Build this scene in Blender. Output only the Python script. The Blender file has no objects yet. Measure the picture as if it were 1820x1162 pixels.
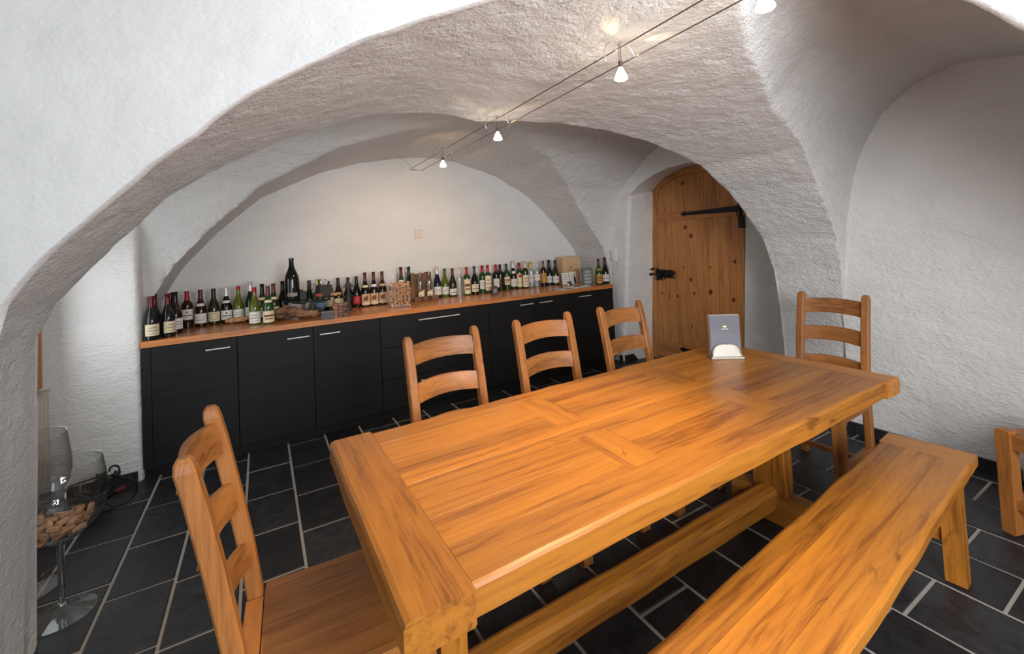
import bpy, bmesh, math, random
from math import sin, cos, pi, radians as RD
from mathutils import Vector as V, Matrix, noise
random.seed(7)
# ---------------- camera ----------------
F, CX, CY = 781.791, 925.912, 407.398
YAW, PITCH, ROLL, EYE = 0.535793, -0.030181, 0.050515, 1.4418
fw = V((sin(YAW)*cos(PITCH), cos(YAW)*cos(PITCH), -sin(PITCH)))
rt = V((cos(YAW), -sin(YAW), 0)); dn = fw.cross(rt)
r2 = cos(ROLL)*rt + sin(ROLL)*dn; d2 = -sin(ROLL)*rt + cos(ROLL)*dn
cd = bpy.data.cameras.new('camera'); cam = bpy.data.objects.new('camera', cd)
bpy.context.scene.collection.objects.link(cam)
up = -d2; bk = -fw
cam.matrix_world = Matrix(((r2.x, up.x, bk.x, 0), (r2.y, up.y, bk.y, 0), (r2.z, up.z, bk.z, EYE), (0, 0, 0, 1)))
cd.sensor_width = 36; cd.sensor_fit = 'HORIZONTAL'; cd.lens = F/1820*36
cd.shift_x = (910-CX)/1820; cd.shift_y = (CY-581)/1820; cd.clip_start = 0.02
S = bpy.context.scene; S.camera = cam
# ---------------- world, light, exposure ----------------
S.view_settings.view_transform = 'Standard'; S.view_settings.look = 'None'
S.view_settings.gamma = 1; S.view_settings.use_curve_mapping = False
S.view_settings.exposure = 0.15
w = bpy.data.worlds.new('world'); S.world = w; w.use_nodes = True
w.node_tree.nodes['Background'].inputs[0].default_value = (0.86, 0.93, 1.0, 1)
w.node_tree.nodes['Background'].inputs[1].default_value = 0.34

def area(name, loc, target, sx, sy, power, col):
    l = bpy.data.lights.new(name, 'AREA'); l.shape = 'RECTANGLE'; l.size = sx; l.size_y = sy
    l.energy = power; l.color = col
    o = bpy.data.objects.new(name, l); S.collection.objects.link(o); o.location = loc
    o.rotation_euler = (V(target)-V(loc)).to_track_quat('-Z', 'Y').to_euler(); return o
area('camera_side_daylight_fill', (-2.0, -4.6, 1.5), (1.2, 2.0, 1.4), 4.2, 2.2, 118, (0.98, 0.99, 1.0))  # added area light for daylight from behind the camera; no window stands there
area('added_room_fill_light', (1.0, -0.9, 1.6), (1.5, 2.2, 1.45), 1.2, 0.9, 68, (0.97, 0.98, 1.0))  # added fill light, unseen, brightens the end wall and the room inside the arch

area('niche_window_light', (-1.12, 3.25, 1.15), (3.9, 3.0, 1.3), 0.8, 0.75, 6.5, (0.90, 0.96, 1.0))

# ---------------- helpers ----------------
def ray(u, v): return (u-CX)/F*r2 + (v-CY)/F*d2 + fw
def pix(u, v, x=None, y=None, z=None):
    d = ray(u, v)
    t = x/d.x if x is not None else (y/d.y if y is not None else (z-EYE)/d.z)
    return V((0, 0, EYE)) + t*d
def srgb(r, g, b):
    f = lambda c: (c/255/12.92) if c/255 <= .04045 else ((c/255+.055)/1.055)**2.4
    return (f(r), f(g), f(b), 1)
C = S.collection
def link(me, name, mats, parent=None, loc=(0, 0, 0), rot=(0, 0, 0)):
    o = bpy.data.objects.new(name, me); C.objects.link(o)
    for m in (mats if isinstance(mats, (list, tuple)) else [mats]): me.materials.append(m)
    o.location = loc; o.rotation_euler = rot
    if parent: o.parent = parent
    return o
def tag(o, label=None, cat=None, group=None, kind=None):
    if label: o['label'] = label
    if cat: o['category'] = cat
    if group: o['group'] = group
    if kind: o['kind'] = kind
    return o
def empty(name, loc=(0, 0, 0), rz=0, label=None, cat=None, group=None):
    o = bpy.data.objects.new(name, None); C.objects.link(o); o.empty_display_size = .05
    o.location = loc; o.rotation_euler = (0, 0, rz); tag(o, label, cat, group); return o
class MB:
    def __init__(s): s.v = []; s.f = []
    def add(s, vs, fs):
        n = len(s.v); s.v += [tuple(a) for a in vs]; s.f += [tuple(i+n for i in f) for f in fs]; return s
    def box(s, x0, x1, y0, y1, z0, z1, ch=0.0, M=None):
        bm = bmesh.new(); bmesh.ops.create_cube(bm, size=1)
        for v in bm.verts:
            v.co = V(((x0+x1)/2+v.co.x*(x1-x0), (y0+y1)/2+v.co.y*(y1-y0), (z0+z1)/2+v.co.z*(z1-z0)))
        if ch: bmesh.ops.bevel(bm, geom=list(bm.edges), offset=ch, segments=2, affect='EDGES', profile=.5)
        if M: bm.transform(M)
        bm.verts.index_update()
        s.add([v.co for v in bm.verts], [[v.index for v in f.verts] for f in bm.faces]); bm.free(); return s
    def lathe(s, prof, n=20, c=(0, 0, 0), a0=0, a1=2*pi, M=None):
        full = abs(a1-a0-2*pi) < 1e-6; k = n if full else n+1
        vs = []
        for r, z in prof:
            for i in range(k):
                a = a0+(a1-a0)*i/n; vs.append(V((c[0]+r*cos(a), c[1]+r*sin(a), c[2]+z)))
        if M: vs = [M @ p for p in vs]
        fs = []
        for j in range(len(prof)-1):
            for i in range(n):
                i2 = (i+1) % k if full else i+1
                fs.append((j*k+i, j*k+i2, (j+1)*k+i2, (j+1)*k+i))
        return s.add(vs, fs)
    def tube(s, pts, r, n=8, taper=None):
        pts = [V(p) for p in pts]; vs = []; m = len(pts); ref = None
        for i, p in enumerate(pts):
            t = (pts[min(i+1, m-1)]-pts[max(i-1, 0)]).normalized()
            if ref is None: ref = V((0, 0, 1)) if abs(t.z) < .9 else V((1, 0, 0))
            a = t.cross(ref).normalized(); b = t.cross(a).normalized(); ref = -b if False else ref
            rr = r*(taper[i] if taper else 1)
            for j in range(n):
                th = 2*pi*j/n; vs.append(p+rr*(cos(th)*a+sin(th)*b))
        fs = [(i*n+j, i*n+(j+1) % n, (i+1)*n+(j+1) % n, (i+1)*n+j) for i in range(m-1) for j in range(n)]
        fs += [tuple(range(n))[::-1], tuple((m-1)*n+j for j in range(n))]
        return s.add(vs, fs)
    def grid(s, rows):
        n = len(rows[0]); vs = [p for r in rows for p in r]
        return s.add(vs, [(j*n+i, j*n+i+1, (j+1)*n+i+1, (j+1)*n+i) for j in range(len(rows)-1) for i in range(n-1)])
    def solid(s, rows_a, rows_b):   # two grids (front/back) closed at the rim
        n = len(rows_a[0]); m = len(rows_a); s0 = len(s.v)
        va = [tuple(p) for r in rows_a for p in r]; vb = [tuple(p) for r in rows_b for p in r]
        N = n*m; fs = []
        for j in range(m-1):
            for i in range(n-1):
                fs.append((j*n+i, j*n+i+1, (j+1)*n+i+1, (j+1)*n+i)); fs.append((N+j*n+i, N+(j+1)*n+i, N+(j+1)*n+i+1, N+j*n+i+1))
        for i in range(n-1):
            fs.append((i, N+i, N+i+1, i+1)); q = (m-1)*n; fs.append((q+i, q+i+1, N+q+i+1, N+q+i))
        for j in range(m-1):
            fs.append((j*n, (j+1)*n, N+(j+1)*n, N+j*n)); q = n-1; fs.append((j*n+q, N+j*n+q, N+(j+1)*n+q, (j+1)*n+q))
        return s.add(va+vb, fs)
    def build(s, name, mats, parent=None, loc=(0, 0, 0), rot=(0, 0, 0), smooth=False, fix=True):
        me = bpy.data.meshes.new(name); me.from_pydata(s.v, [], s.f)
        if fix:
            bm = bmesh.new(); bm.from_mesh(me); bmesh.ops.remove_doubles(bm, verts=bm.verts, dist=1e-6)
            bmesh.ops.recalc_face_normals(bm, faces=bm.faces); bm.to_mesh(me); bm.free()
        me.update()
        if smooth:
            for p in me.polygons: p.use_smooth = True
            try: me.set_sharp_from_angle(angle=RD(38))
            except Exception: pass
        return link(me, name, mats, parent, loc, rot)
# ---------------- materials ----------------
def newmat(name):
    m = bpy.data.materials.new(name); m.use_nodes = True
    return m, m.node_tree.nodes, m.node_tree.links, m.node_tree.nodes['Principled BSDF']
def flat(name, col, rough=.5, metal=0, coat=0, emit=None, es=0, trans=0, ior=1.45, spec=.5):
    m, N, L, P = newmat(name)
    P.inputs['Base Color'].default_value = col; P.inputs['Roughness'].default_value = rough
    P.inputs['Metallic'].default_value = metal; P.inputs['Coat Weight'].default_value = coat
    P.inputs['Transmission Weight'].default_value = trans; P.inputs['IOR'].default_value = ior
    P.inputs['Specular IOR Level'].default_value = spec
    if emit: P.inputs['Emission Color'].default_value = emit; P.inputs['Emission Strength'].default_value = es
    # faint surface unevenness, so that every surface is procedural
    n = N.new('ShaderNodeTexNoise'); n.inputs['Scale'].default_value = 60
    b = N.new('ShaderNodeBump'); b.inputs['Strength'].default_value = .04 if rough > .2 else .005; b.inputs['Distance'].default_value = .002
    L.new(n.outputs[0], b.inputs['Height'])
    if not trans and not emit: L.new(b.outputs[0], P.inputs['Normal'])
    return m
def plaster(name, col=(.80, .79, .77, 1), s=1.0, bump=.9, st=(1, 1, 1.9)):
    m, N, L, P = newmat(name)
    tc = N.new('ShaderNodeTexCoord'); mp = N.new('ShaderNodeMapping'); mp.inputs['Scale'].default_value = st
    L.new(tc.outputs['Object'], mp.inputs[0])
    n1 = N.new('ShaderNodeTexNoise'); n1.inputs['Scale'].default_value = 9*s; n1.inputs['Detail'].default_value = 8; n1.inputs['Roughness'].default_value = .62; n1.inputs['Distortion'].default_value = .3
    n2 = N.new('ShaderNodeTexNoise'); n2.inputs['Scale'].default_value = 46*s; n2.inputs['Detail'].default_value = 5; n2.inputs['Roughness'].default_value = .6
    n3 = N.new('ShaderNodeTexNoise'); n3.inputs['Scale'].default_value = 2.2; n3.inputs['Detail'].default_value = 3
    for n in (n1, n2, n3): L.new(mp.outputs[0], n.inputs['Vector'])
    a = N.new('ShaderNodeMath'); a.operation = 'MULTIPLY_ADD'; a.inputs[1].default_value = .55
    L.new(n2.outputs[0], a.inputs[0]); L.new(n1.outputs[0], a.inputs[2])
    b = N.new('ShaderNodeBump'); b.inputs['Strength'].default_value = bump; b.inputs['Distance'].default_value = .022
    L.new(a.outputs[0], b.inputs['Height']); L.new(b.outputs[0], P.inputs['Normal'])
    r = N.new('ShaderNodeValToRGB'); r.color_ramp.elements[0].position = .3; r.color_ramp.elements[1].position = .7
    r.color_ramp.elements[0].color = tuple(c*.93 for c in col[:3])+(1,); r.color_ramp.elements[1].color = col
    L.new(n3.outputs[0], r.inputs[0]); L.new(r.outputs[0], P.inputs['Base Color'])
    P.inputs['Roughness'].default_value = .85; P.inputs['Specular IOR Level'].default_value = .25
    return m
def wood(name, base, dark, axis='X', rough=.36, coat=.25, scale=1.0, knots=.5, bump=.15, var=.16):
    m, N, L, P = newmat(name)
    tc = N.new('ShaderNodeTexCoord'); oi = N.new('ShaderNodeObjectInfo')
    off = N.new('ShaderNodeVectorMath'); off.operation = 'MULTIPLY_ADD'
    cx = N.new('ShaderNodeCombineXYZ')
    for i in range(3): L.new(oi.outputs['Random'], cx.inputs[i])
    off.inputs[1].default_value = (13.1, 7.7, 9.3); L.new(cx.outputs[0], off.inputs[0]); L.new(tc.outputs['Object'], off.inputs[2])
    mp = N.new('ShaderNodeMapping')
    k = {'X': (.06, 1, 1), 'Y': (1, .06, 1), 'Z': (1, 1, .06)}[axis]
    mp.inputs['Scale'].default_value = tuple(c*scale for c in k); L.new(off.outputs[0], mp.inputs[0])
    big = N.new('ShaderNodeTexNoise'); big.inputs['Scale'].default_value = 12; big.inputs['Detail'].default_value = 4; big.inputs['Distortion'].default_value = 1.2
    fine = N.new('ShaderNodeTexNoise'); fine.inputs['Scale'].default_value = 75; fine.inputs['Detail'].default_value = 6; fine.inputs['Roughness'].default_value = .65; fine.inputs['Distortion'].default_value = .8
    L.new(mp.outputs[0], big.inputs['Vector']); L.new(mp.outputs[0], fine.inputs['Vector'])
    mix = N.new('ShaderNodeMath'); mix.operation = 'MULTIPLY_ADD'; mix.inputs[1].default_value = 1.0
    L.new(fine.outputs[0], mix.inputs[0]); L.new(big.outputs[0], mix.inputs[2]); sc2 = N.new('ShaderNodeMath'); sc2.operation = 'MULTIPLY'; sc2.inputs[1].default_value = .85; L.new(mix.outputs[0], sc2.inputs[0])
    r = N.new('ShaderNodeValToRGB'); e = r.color_ramp.elements
    e[0].position = .66; e[0].color = dark; e[1].position = 1.0; e[1].color = base
    mid = e.new(.82); mid.color = tuple((a*.35+b*.65) for a, b in zip(dark, base))
    L.new(sc2.outputs[0], r.inputs[0])
    # knots and stains that belong to the wood
    mp2 = N.new('ShaderNodeMapping'); k2 = {'X': (.35, 1, 1), 'Y': (1, .35, 1), 'Z': (1, 1, .35)}[axis]
    mp2.inputs['Scale'].default_value = tuple(c*scale for c in k2); L.new(off.outputs[0], mp2.inputs[0])
    n3 = N.new('ShaderNodeTexNoise'); n3.inputs['Scale'].default_value = 11; n3.inputs['Detail'].default_value = 3; n3.inputs['Distortion'].default_value = 1.5
    L.new(mp2.outputs[0], n3.inputs['Vector'])
    kr = N.new('ShaderNodeValToRGB'); kr.color_ramp.elements[0].position = .66; kr.color_ramp.elements[1].position = .76
    kr.color_ramp.elements[0].color = (0, 0, 0, 1); kr.color_ramp.elements[1].color = (knots,)*3+(1,)
    L.new(n3.outputs[0], kr.inputs[0])
    mx = N.new('ShaderNodeMixRGB'); mx.inputs[2].default_value = tuple(c*.55 for c in dark[:3])+(1,)
    L.new(kr.outputs[0], mx.inputs[0]); L.new(r.outputs[0], mx.inputs[1])
    hs = N.new('ShaderNodeHueSaturation'); vv = N.new('ShaderNodeMath'); vv.operation = 'MULTIPLY_ADD'
    vv.inputs[1].default_value = var*2; vv.inputs[2].default_value = 1-var; L.new(oi.outputs['Random'], vv.inputs[0])
    L.new(vv.outputs[0], hs.inputs['Value']); L.new(mx.outputs[0], hs.inputs['Color']); L.new(hs.outputs[0], P.inputs['Base Color'])
    b = N.new('ShaderNodeBump'); b.inputs['Strength'].default_value = bump; b.inputs['Distance'].default_value = .003
    L.new(mix.outputs[0], b.inputs['Height']); L.new(b.outputs[0], P.inputs['Normal'])
    P.inputs['Roughness'].default_value = rough; P.inputs['Coat Weight'].default_value = coat; P.inputs['Coat Roughness'].default_value = .25
    return m
OB = (0.43, 0.163, 0.018, 1); OD = (0.21, 0.066, 0.008, 1)
WX, WY, WZ = [wood('oak_'+a, OB, OD, a, knots=.75, var=.2, rough=.4, coat=.15) for a in 'XYZ']
CB = (0.38, 0.142, 0.031, 1); CDk = (0.20, 0.070, 0.014, 1)
KX, KY, KZ = [wood('chair_beech_'+a, CB, CDk, a, var=.12, knots=.6, rough=.5, coat=.08) for a in 'XYZ']
DZ = wood('door_pine_Z', srgb(190, 130, 72), srgb(150, 92, 46), 'Z', rough=.55, coat=0, knots=.3, var=.06)
DY = wood('door_pine_Y', srgb(188, 126, 68), srgb(146, 88, 42), 'Y', rough=.55, coat=0, knots=.3, var=.06)
CT = wood('countertop_X', srgb(206, 132, 72), srgb(160, 92, 44), 'X', rough=.28, coat=.3, knots=.1, var=.02)
BK = wood('black_stained_veneer', (.0075, .0075, .0078, 1), (.004, .004, .0042, 1), 'X', rough=.6, coat=.0, knots=0, var=.05, bump=.25)
CRATE = wood('crate_pine', srgb(214, 178, 140), srgb(196, 156, 116), 'Z', rough=.6, coat=0, knots=.05, var=.02)
BARK = wood('weathered_wood', srgb(122, 88, 62), srgb(52, 34, 22), 'Z', rough=.85, coat=0, knots=.6, bump=1.0)
DRIFT = wood('driftwood_bark', srgb(150, 112, 84), srgb(74, 48, 34), 'X', rough=.85, coat=0, knots=.6, bump=1.0)
PL = plaster('plaster_vault', s=1.6, bump=1.0, st=(1, .75, 1.6)); PLw = plaster('plaster_wall', s=.8, bump=.8); PLs = plaster('plaster_smooth', (.75, .75, .745, 1), s=.9, bump=.32)
def slate():
    m, N, L, P = newmat('slate')
    tc = N.new('ShaderNodeTexCoord'); oi = N.new('ShaderNodeObjectInfo')
    a = N.new('ShaderNodeVectorMath'); a.operation = 'ADD'; cx = N.new('ShaderNodeVectorMath'); cx.operation = 'SCALE'; cx.inputs['Scale'].default_value = 1
    L.new(tc.outputs['Object'], a.inputs[0]); L.new(oi.outputs['Location'], a.inputs[1])
    n = N.new('ShaderNodeTexNoise'); n.inputs['Scale'].default_value = 14; n.inputs['Detail'].default_value = 8; n.inputs['Roughness'].default_value = .65; n.inputs['Distortion'].default_value = .8
    L.new(a.outputs[0], n.inputs['Vector'])
    r = N.new('ShaderNodeValToRGB'); r.color_ramp.elements[0].position = .35; r.color_ramp.elements[1].position = .75
    r.color_ramp.elements[0].color = (.008, .0085, .010, 1); r.color_ramp.elements[1].color = (.030, .032, .037, 1)
    L.new(n.outputs[0], r.inputs[0])
    hs = N.new('ShaderNodeHueSaturation'); vv = N.new('ShaderNodeMath'); vv.operation = 'MULTIPLY_ADD'; vv.inputs[1].default_value = .7; vv.inputs[2].default_value = .65
    L.new(oi.outputs['Random'], vv.inputs[0]); L.new(vv.outputs[0], hs.inputs['Value']); L.new(r.outputs[0], hs.inputs['Color']); L.new(hs.outputs[0], P.inputs['Base Color'])
    b = N.new('ShaderNodeBump'); b.inputs['Strength'].default_value = .5; b.inputs['Distance'].default_value = .004
    L.new(n.outputs[0], b.inputs['Height']); L.new(b.outputs[0], P.inputs['Normal'])
    P.inputs['Roughness'].default_value = .45; return m
SLATE = slate(); GROUT = plaster('grout', srgb(168, 162, 154), s=3, bump=.3, st=(1, 1, 1))
STEEL = flat('brushed_steel', (.62, .61, .6, 1), .3, 1); IRON = flat('wrought_iron', (.018, .017, .017, 1), .5, .6)
IRONM = flat('cast_iron', (.035, .037, .036, 1), .6, .3); CABLE = flat('track_cable', (.16, .11, .10, 1), .4, .8)
GLASS_SOLID = flat('solid_clear_glass', (1, 1, 1, 1), .0, trans=1)
def thin_glass():
    m, N, L, P = newmat('thin_clear_glass'); N.remove(P)
    t = N.new('ShaderNodeBsdfTransparent'); t.inputs[0].default_value = (.975, .98, .975, 1); gl = N.new('ShaderNodeBsdfGlossy'); gl.inputs['Roughness'].default_value = .02
    lw = N.new('ShaderNodeLayerWeight'); lw.inputs[0].default_value = .35; mx = N.new('ShaderNodeMixShader'); n = N.new('ShaderNodeTexNoise'); n.inputs['Scale'].default_value = 30
    b = N.new('ShaderNodeBump'); b.inputs['Strength'].default_value = .03; L.new(n.outputs[0], b.inputs['Height']); L.new(b.outputs[0], gl.inputs['Normal'])
    sc = N.new('ShaderNodeMath'); sc.operation = 'MULTIPLY_ADD'; sc.inputs[1].default_value = .8; sc.inputs[2].default_value = .055
    pw = N.new('ShaderNodeMath'); pw.operation = 'POWER'; pw.inputs[1].default_value = 2.4; L.new(lw.outputs['Facing'], pw.inputs[0]); L.new(pw.outputs[0], sc.inputs[0]); L.new(sc.outputs[0], mx.inputs[0]); L.new(t.outputs[0], mx.inputs[1]); L.new(gl.outputs[0], mx.inputs[2])
    L.new(mx.outputs[0], N['Material Output'].inputs[0]); return m
GLASS = thin_glass(); WHITEP = flat('white_plastic', (.75, .73, .7, 1), .4)
PAPER = flat('paper', srgb(225, 222, 214), .7); CREAM = flat('cream_paper', srgb(222, 208, 172), .7)
GOLD = flat('gold_paper', srgb(186, 132, 52), .55); REDP = flat('red_paper', srgb(190, 22, 38), .5)
PINKP = flat('picture_label', srgb(205, 172, 140), .6); BLUEP = flat('blue_paper', srgb(96, 140, 190), .6)
INK = flat('dark_print', srgb(50, 44, 42), .7); INKG = flat('grey_print', srgb(140, 134, 128), .7); INKR = flat('red_print', srgb(176, 40, 36), .6)
INKB = flat('brown_print', srgb(120, 70, 44), .7); INKW = flat('white_print', srgb(215, 215, 210), .6)
CORKM = wood('cork', srgb(204, 158, 118), srgb(146, 100, 68), 'Z', rough=.85, coat=0, knots=.3, var=.18, scale=2)
G = {'black': flat('black_glass', (.006, .007, .006, 1), .06, coat=.3), 'olive': flat('olive_glass', (.024, .023, .006, 1), .07, coat=.3),
     'brown': flat('brown_red_glass', (.026, .008, .004, 1), .07, coat=.3), 'wine': flat('wine_red_glass', (.02, .004, .005, 1), .07, coat=.3),
     'dgreen': flat('dark_green_glass', (.004, .018, .007, 1), .07, coat=.3), 'green': flat('green_glass', (.018, .085, .014, 1), .05, coat=.3, trans=.35),
     'lime': flat('yellow_green_glass', (.13, .16, .012, 1), .05, coat=.3, trans=.3), 'blue': flat('blue_black_glass', (.008, .012, .03, 1), .06, coat=.3), 'clear': GLASS}
CAP = {'dred': flat('dark_red_foil', srgb(92, 18, 26), .35, .2), 'red': flat('bright_red_foil', srgb(160, 22, 34), .35, .2), 'brown': flat('brown_foil', srgb(92, 44, 40), .35, .3),
       'black': flat('black_foil', (.012, .012, .012, 1), .3, .1), 'white': flat('silver_white_foil', srgb(205, 203, 200), .3, .3), 'green': flat('green_foil', srgb(52, 92, 52), .35, .2),
       'blue': flat('blue_grey_foil', srgb(52, 66, 84), .35, .2), 'yellow': flat('yellow_foil', srgb(206, 170, 50), .35, .2), 'cream': flat('cream_foil', srgb(206, 188, 150), .4, .1),
       'grey': flat('grey_brown_foil', srgb(108, 92, 82), .35, .3)}

BK.node_tree.nodes['Principled BSDF'].inputs['Specular IOR Level'].default_value = .3
for k in G:
    if k != 'clear':
        P_ = G[k].node_tree.nodes['Principled BSDF'].inputs; P_['Specular IOR Level'].default_value = .4; P_['Coat Weight'].default_value = .1
# ================= STRUCTURE =================
def interp(pts, x):
    if x <= pts[0][0]: return pts[0][1]
    for (a, b), (c, d) in zip(pts, pts[1:]):
        if x <= c: return b+(d-b)*(x-a)/(c-a) if c > a else d
    return pts[-1][1]
def nz(x, y, z, a=.0045, s=8): return a*noise.noise(V((x*s, y*s, z*s)))+a*.6*noise.noise(V((x*s*3, y*s*3, z*s*3+9)))
rimY = lambda x: 2.44-.106*(x+.77)
ZB1 = [(-.80, -.02), (-.772, 0), (-.768, .35), (-.765, .7), (-.762, .955), (-.754, 1.169), (-.697, 1.293), (-.612, 1.397), (-.523, 1.506), (-.43, 1.608), (-.333, 1.715), (-.212, 1.802), (-.083, 1.881), (.052, 1.952), (.246, 2.044), (.482, 2.131), (.622, 2.154), (.799, 2.171), (.955, 2.164), (1.086, 2.143), (1.331, 2.162), (1.637, 2.169), (1.972, 2.144), (2.293, 2.094), (2.538, 2.026), (2.799, 1.933), (3.069, 1.74), (3.237, 1.574), (3.411, 1.375), (3.515, 1.121), (3.56, .804), (3.575, .49), (3.58, .2), (3.585, 0), (3.6, -.02)]
ZR = [(-.9, .9), (-.5, 1.5), (-.2, 1.8), (.1, 1.98), (.3, 2.09), (.43, 2.16), (.6, 2.31), (.85, 2.37), (1.07, 2.31), (1.19, 2.22), (1.25, 2.16), (1.33, 2.04), (1.40, 1.88), (1.45, 1.70), (1.49, 1.45), (1.52, 1.2), (1.545, .8), (1.55, .4), (1.56, -.05)]
def ceil1(x, y):
    return max(interp(ZB1, x), interp(ZR, y+interp(SHF, x)))
SHF = [(.8, 1.0), (1.2, .5), (1.29, .46), (1.7, .23), (2.32, .02), (3, 0)]
lineY = lambda x: 1.478-.645*x      # plan of the near arch wall that the photographer looks through
def lin(a, b, st):
    n = max(1, int(round((b-a)/st))); return [a+(b-a)*i/n for i in range(n+1)]
def dense(pts, lo, hi, st):
    xs = [lo]
    ks = [p[0] for p in pts if lo < p[0] < hi]
    for k in ks+[hi]:
        if k-xs[-1] < 1e-4: continue
        xs += lin(xs[-1], k, st)[1:]
    return xs
def displaced(f, x, y, zmin=-.02):
    z = f(x, y); nn = V(((f(x+.01, y)-f(x-.01, y))/.02, (f(x, y+.01)-f(x, y-.01))/.02, -1)).normalized()
    return V((x, y, max(z, zmin)))+nn*nz(x, y, z)
def vault(name, f, xs, ysfun, zmin=-.02, zmax=9):
    rows = []
    for x in xs:
        r = []
        for y in ysfun(x):
            r.append(displaced(f, x, y, zmin))
        rows.append(r)
    o = MB().grid(rows).build(name, PL, smooth=False, fix=False)
    for p in o.data.polygons: p.use_smooth = True
    try: o.data.set_sharp_from_angle(angle=RD(50))
    except Exception: pass
    return tag(o, kind='structure')
ybase = sorted(set([round(v, 4) for v in dense([(p[0], 0) for p in ZR], -1.0, 1.95, .014)]))
def ys1(x):
    t = rimY(x); y0 = min(lineY(x)+.012, 1.9); b = [y for y in ybase if y < 1.95]
    b = [max(y, y0) for y in b]
    return b+lin(1.95, max(t, 1.96), (t-1.95)/max(1, int(36)))[1:] if t > 1.96 else b+[1.96+.001*i for i in range(36)]
vault('ceiling', ceil1, dense(ZB1, -1.35, 3.62, .014), ys1)
# near arch wall (vertical, oblique) with its arch cut out
dirW = V((1, -.645, 0)).normalized(); nW = V((-.645, -1, 0)).normalized()
def pixW(u, v):
    d = ray(u, v); t = 1.478/(d.y+.645*d.x); return V((0, 0, EYE))+t*d
near = [pixW(*q) for q in [(0, 548), (26, 514), (52, 484), (86, 449), (129, 411), (181, 368), (200, 351), (238, 321), (267, 295), (301, 270), (344, 241), (368, 219), (411, 188), (446, 165), (504, 139), (546, 115), (585, 98), (631, 79), (692, 58), (738, 40), (800, 21), (860, 4)]]
near = [(p.x, p.z) for p in near]; far_ = [(pixW(*q).x, pixW(*q).z) for q in [(1740, 0), (1780, 21), (1820, 46)]]
xa_, za_ = near[-1]; xb2, zb2 = far_[0]
midp = [(xa_+(xb2-xa_)*t, za_+(zb2-za_)*t+.13*4*t*(1-t)) for t in (.12, .25, .4, .55, .7, .85)]
NEAR = [(near[0][0]-.11, -.02), (near[0][0]-.10, .5), (near[0][0]-.075, .95), (near[0][0]-.035, 1.2)]+near+midp+far_+[(2.1, 1.78), (2.4, 1.5), (2.6, 1.15), (2.68, .8), (2.7, .4), (2.71, -.02)]  # unseen right leg of the arch set wide so light reaches the end wall
rows = []
for x in dense(NEAR, -1.6, 3.4, .02):
    z0 = interp(NEAR, x) if NEAR[0][0] <= x <= NEAR[-1][0] else -.02; r = []
    base = V((x, lineY(x), 0)); wob = .006*noise.noise(V((x*9, 1, 0)))
    z0 += wob
    r.append(base-nW*.022+V((0, 0, z0+.006))); r.append(base-nW*.006+V((0, 0, z0+.001)))
    for z in [z0+.004]+[z0+(2.75-z0)*k/60 for k in range(1, 61)]:
        r.append(V((base.x, base.y, z))+nW*(.004+nz(x, 3, z, .005, 5)))
    rows.append(r)
o = MB().grid(rows).build('wall_near_arch', PLs, fix=False)
for p in o.data.polygons: p.use_smooth = True
o.data.set_sharp_from_angle(angle=RD(50)); tag(o, kind='structure')
tag(MB().add([V((-1.6, -1.3, 2.72)), V((3.6, -1.3, 2.72)), V((3.6, lineY(3.4)+.0, 2.72)), V((-1.6, lineY(-1.6), 2.72)), V((-1.6, -1.3, 2.8)), V((3.6, -1.3, 2.8)), V((3.6, lineY(3.4), 2.8)), V((-1.6, lineY(-1.6), 2.8))], [(0, 1, 2, 3), (4, 7, 6, 5), (0, 4, 5, 1), (1, 5, 6, 2), (2, 6, 7, 3), (3, 7, 4, 0)]).build('ceiling_front_added', PL), kind='structure')  # unseen flat ceiling, added to limit sky light from above
# rear bay
YB = 4.55
LUN = [pix(u, v, y=YB) for u, v in [(299, 516), (330, 470), (387, 413), (465, 351), (568, 307), (645, 289), (723, 280), (764, 281), (808, 287), (834, 297), (881, 314), (932, 345), (958, 368.5), (984, 397), (1020, 443)]]
ZB2 = [(-.72, -.02), (-.715, .3), (-.71, .9), (-.70, 1.1)]+[(p.x, p.z) for p in LUN]+[(3.56, 1.1), (3.59, .8), (3.597, .4), (3.60, -.02)]
ZA2 = [(1.9, 2.2), (2.4, 2.26), (2.8, 2.35), (3.0, 2.385), (3.15, 2.37), (3.33, 2.29), (3.55, 2.13), (3.73, 1.99), (3.83, 1.85), (3.92, 1.62), (3.97, 1.32), (3.99, .8), (4.0, .3), (4.01, -.02)]
def ceil2(x, y): return max(interp(ZB2, x), interp(ZA2, y))
y2 = dense(ZA2, 2.44, YB+.03, .018)
def ys2(x):
    t = min(2.44, rimY(x))+.04
    return lin(t, 2.5, (2.5-t)/10)[:11]+[y for y in y2 if y > 2.5]
vault('ceiling_rear_bay', ceil2, dense(ZB2, -1.35, 4.12, .018), ys2)
def wallgrid(name, p0, p1, z0, z1, mat=PLw, st=.05, a=.006, ztop=None):
    p0 = V(p0); p1 = V(p1); L = (p1-p0).length; n = V((-(p1-p0).y, (p1-p0).x, 0)).normalized()
    rows = []
    for t in lin(0, 1, st/L):
        q = p0+(p1-p0)*t; zt = z1 if ztop is None else ztop(q); rows.append([V((q.x, q.y, z))+n*nz(q.x, q.y, z, a) for z in lin(z0, zt, st)] if ztop is None else [V((q.x, q.y, z0+(zt-z0)*k/40))+n*nz(q.x, q.y, z0+(zt-z0)*k/40, a) for k in range(41)])
    o = MB().grid(rows).build(name, mat, smooth=False, fix=False)
    for p in o.data.polygons: p.use_smooth = True
    return tag(o, kind='structure')
wallgrid('wall_right', (3.548, 1.556, 0), (3.58, -1.2, 0), 0, 2.55)
wallgrid('wall_back', (-.9, YB, 0), (3.9, YB, 0), 0, 2.6)
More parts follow.
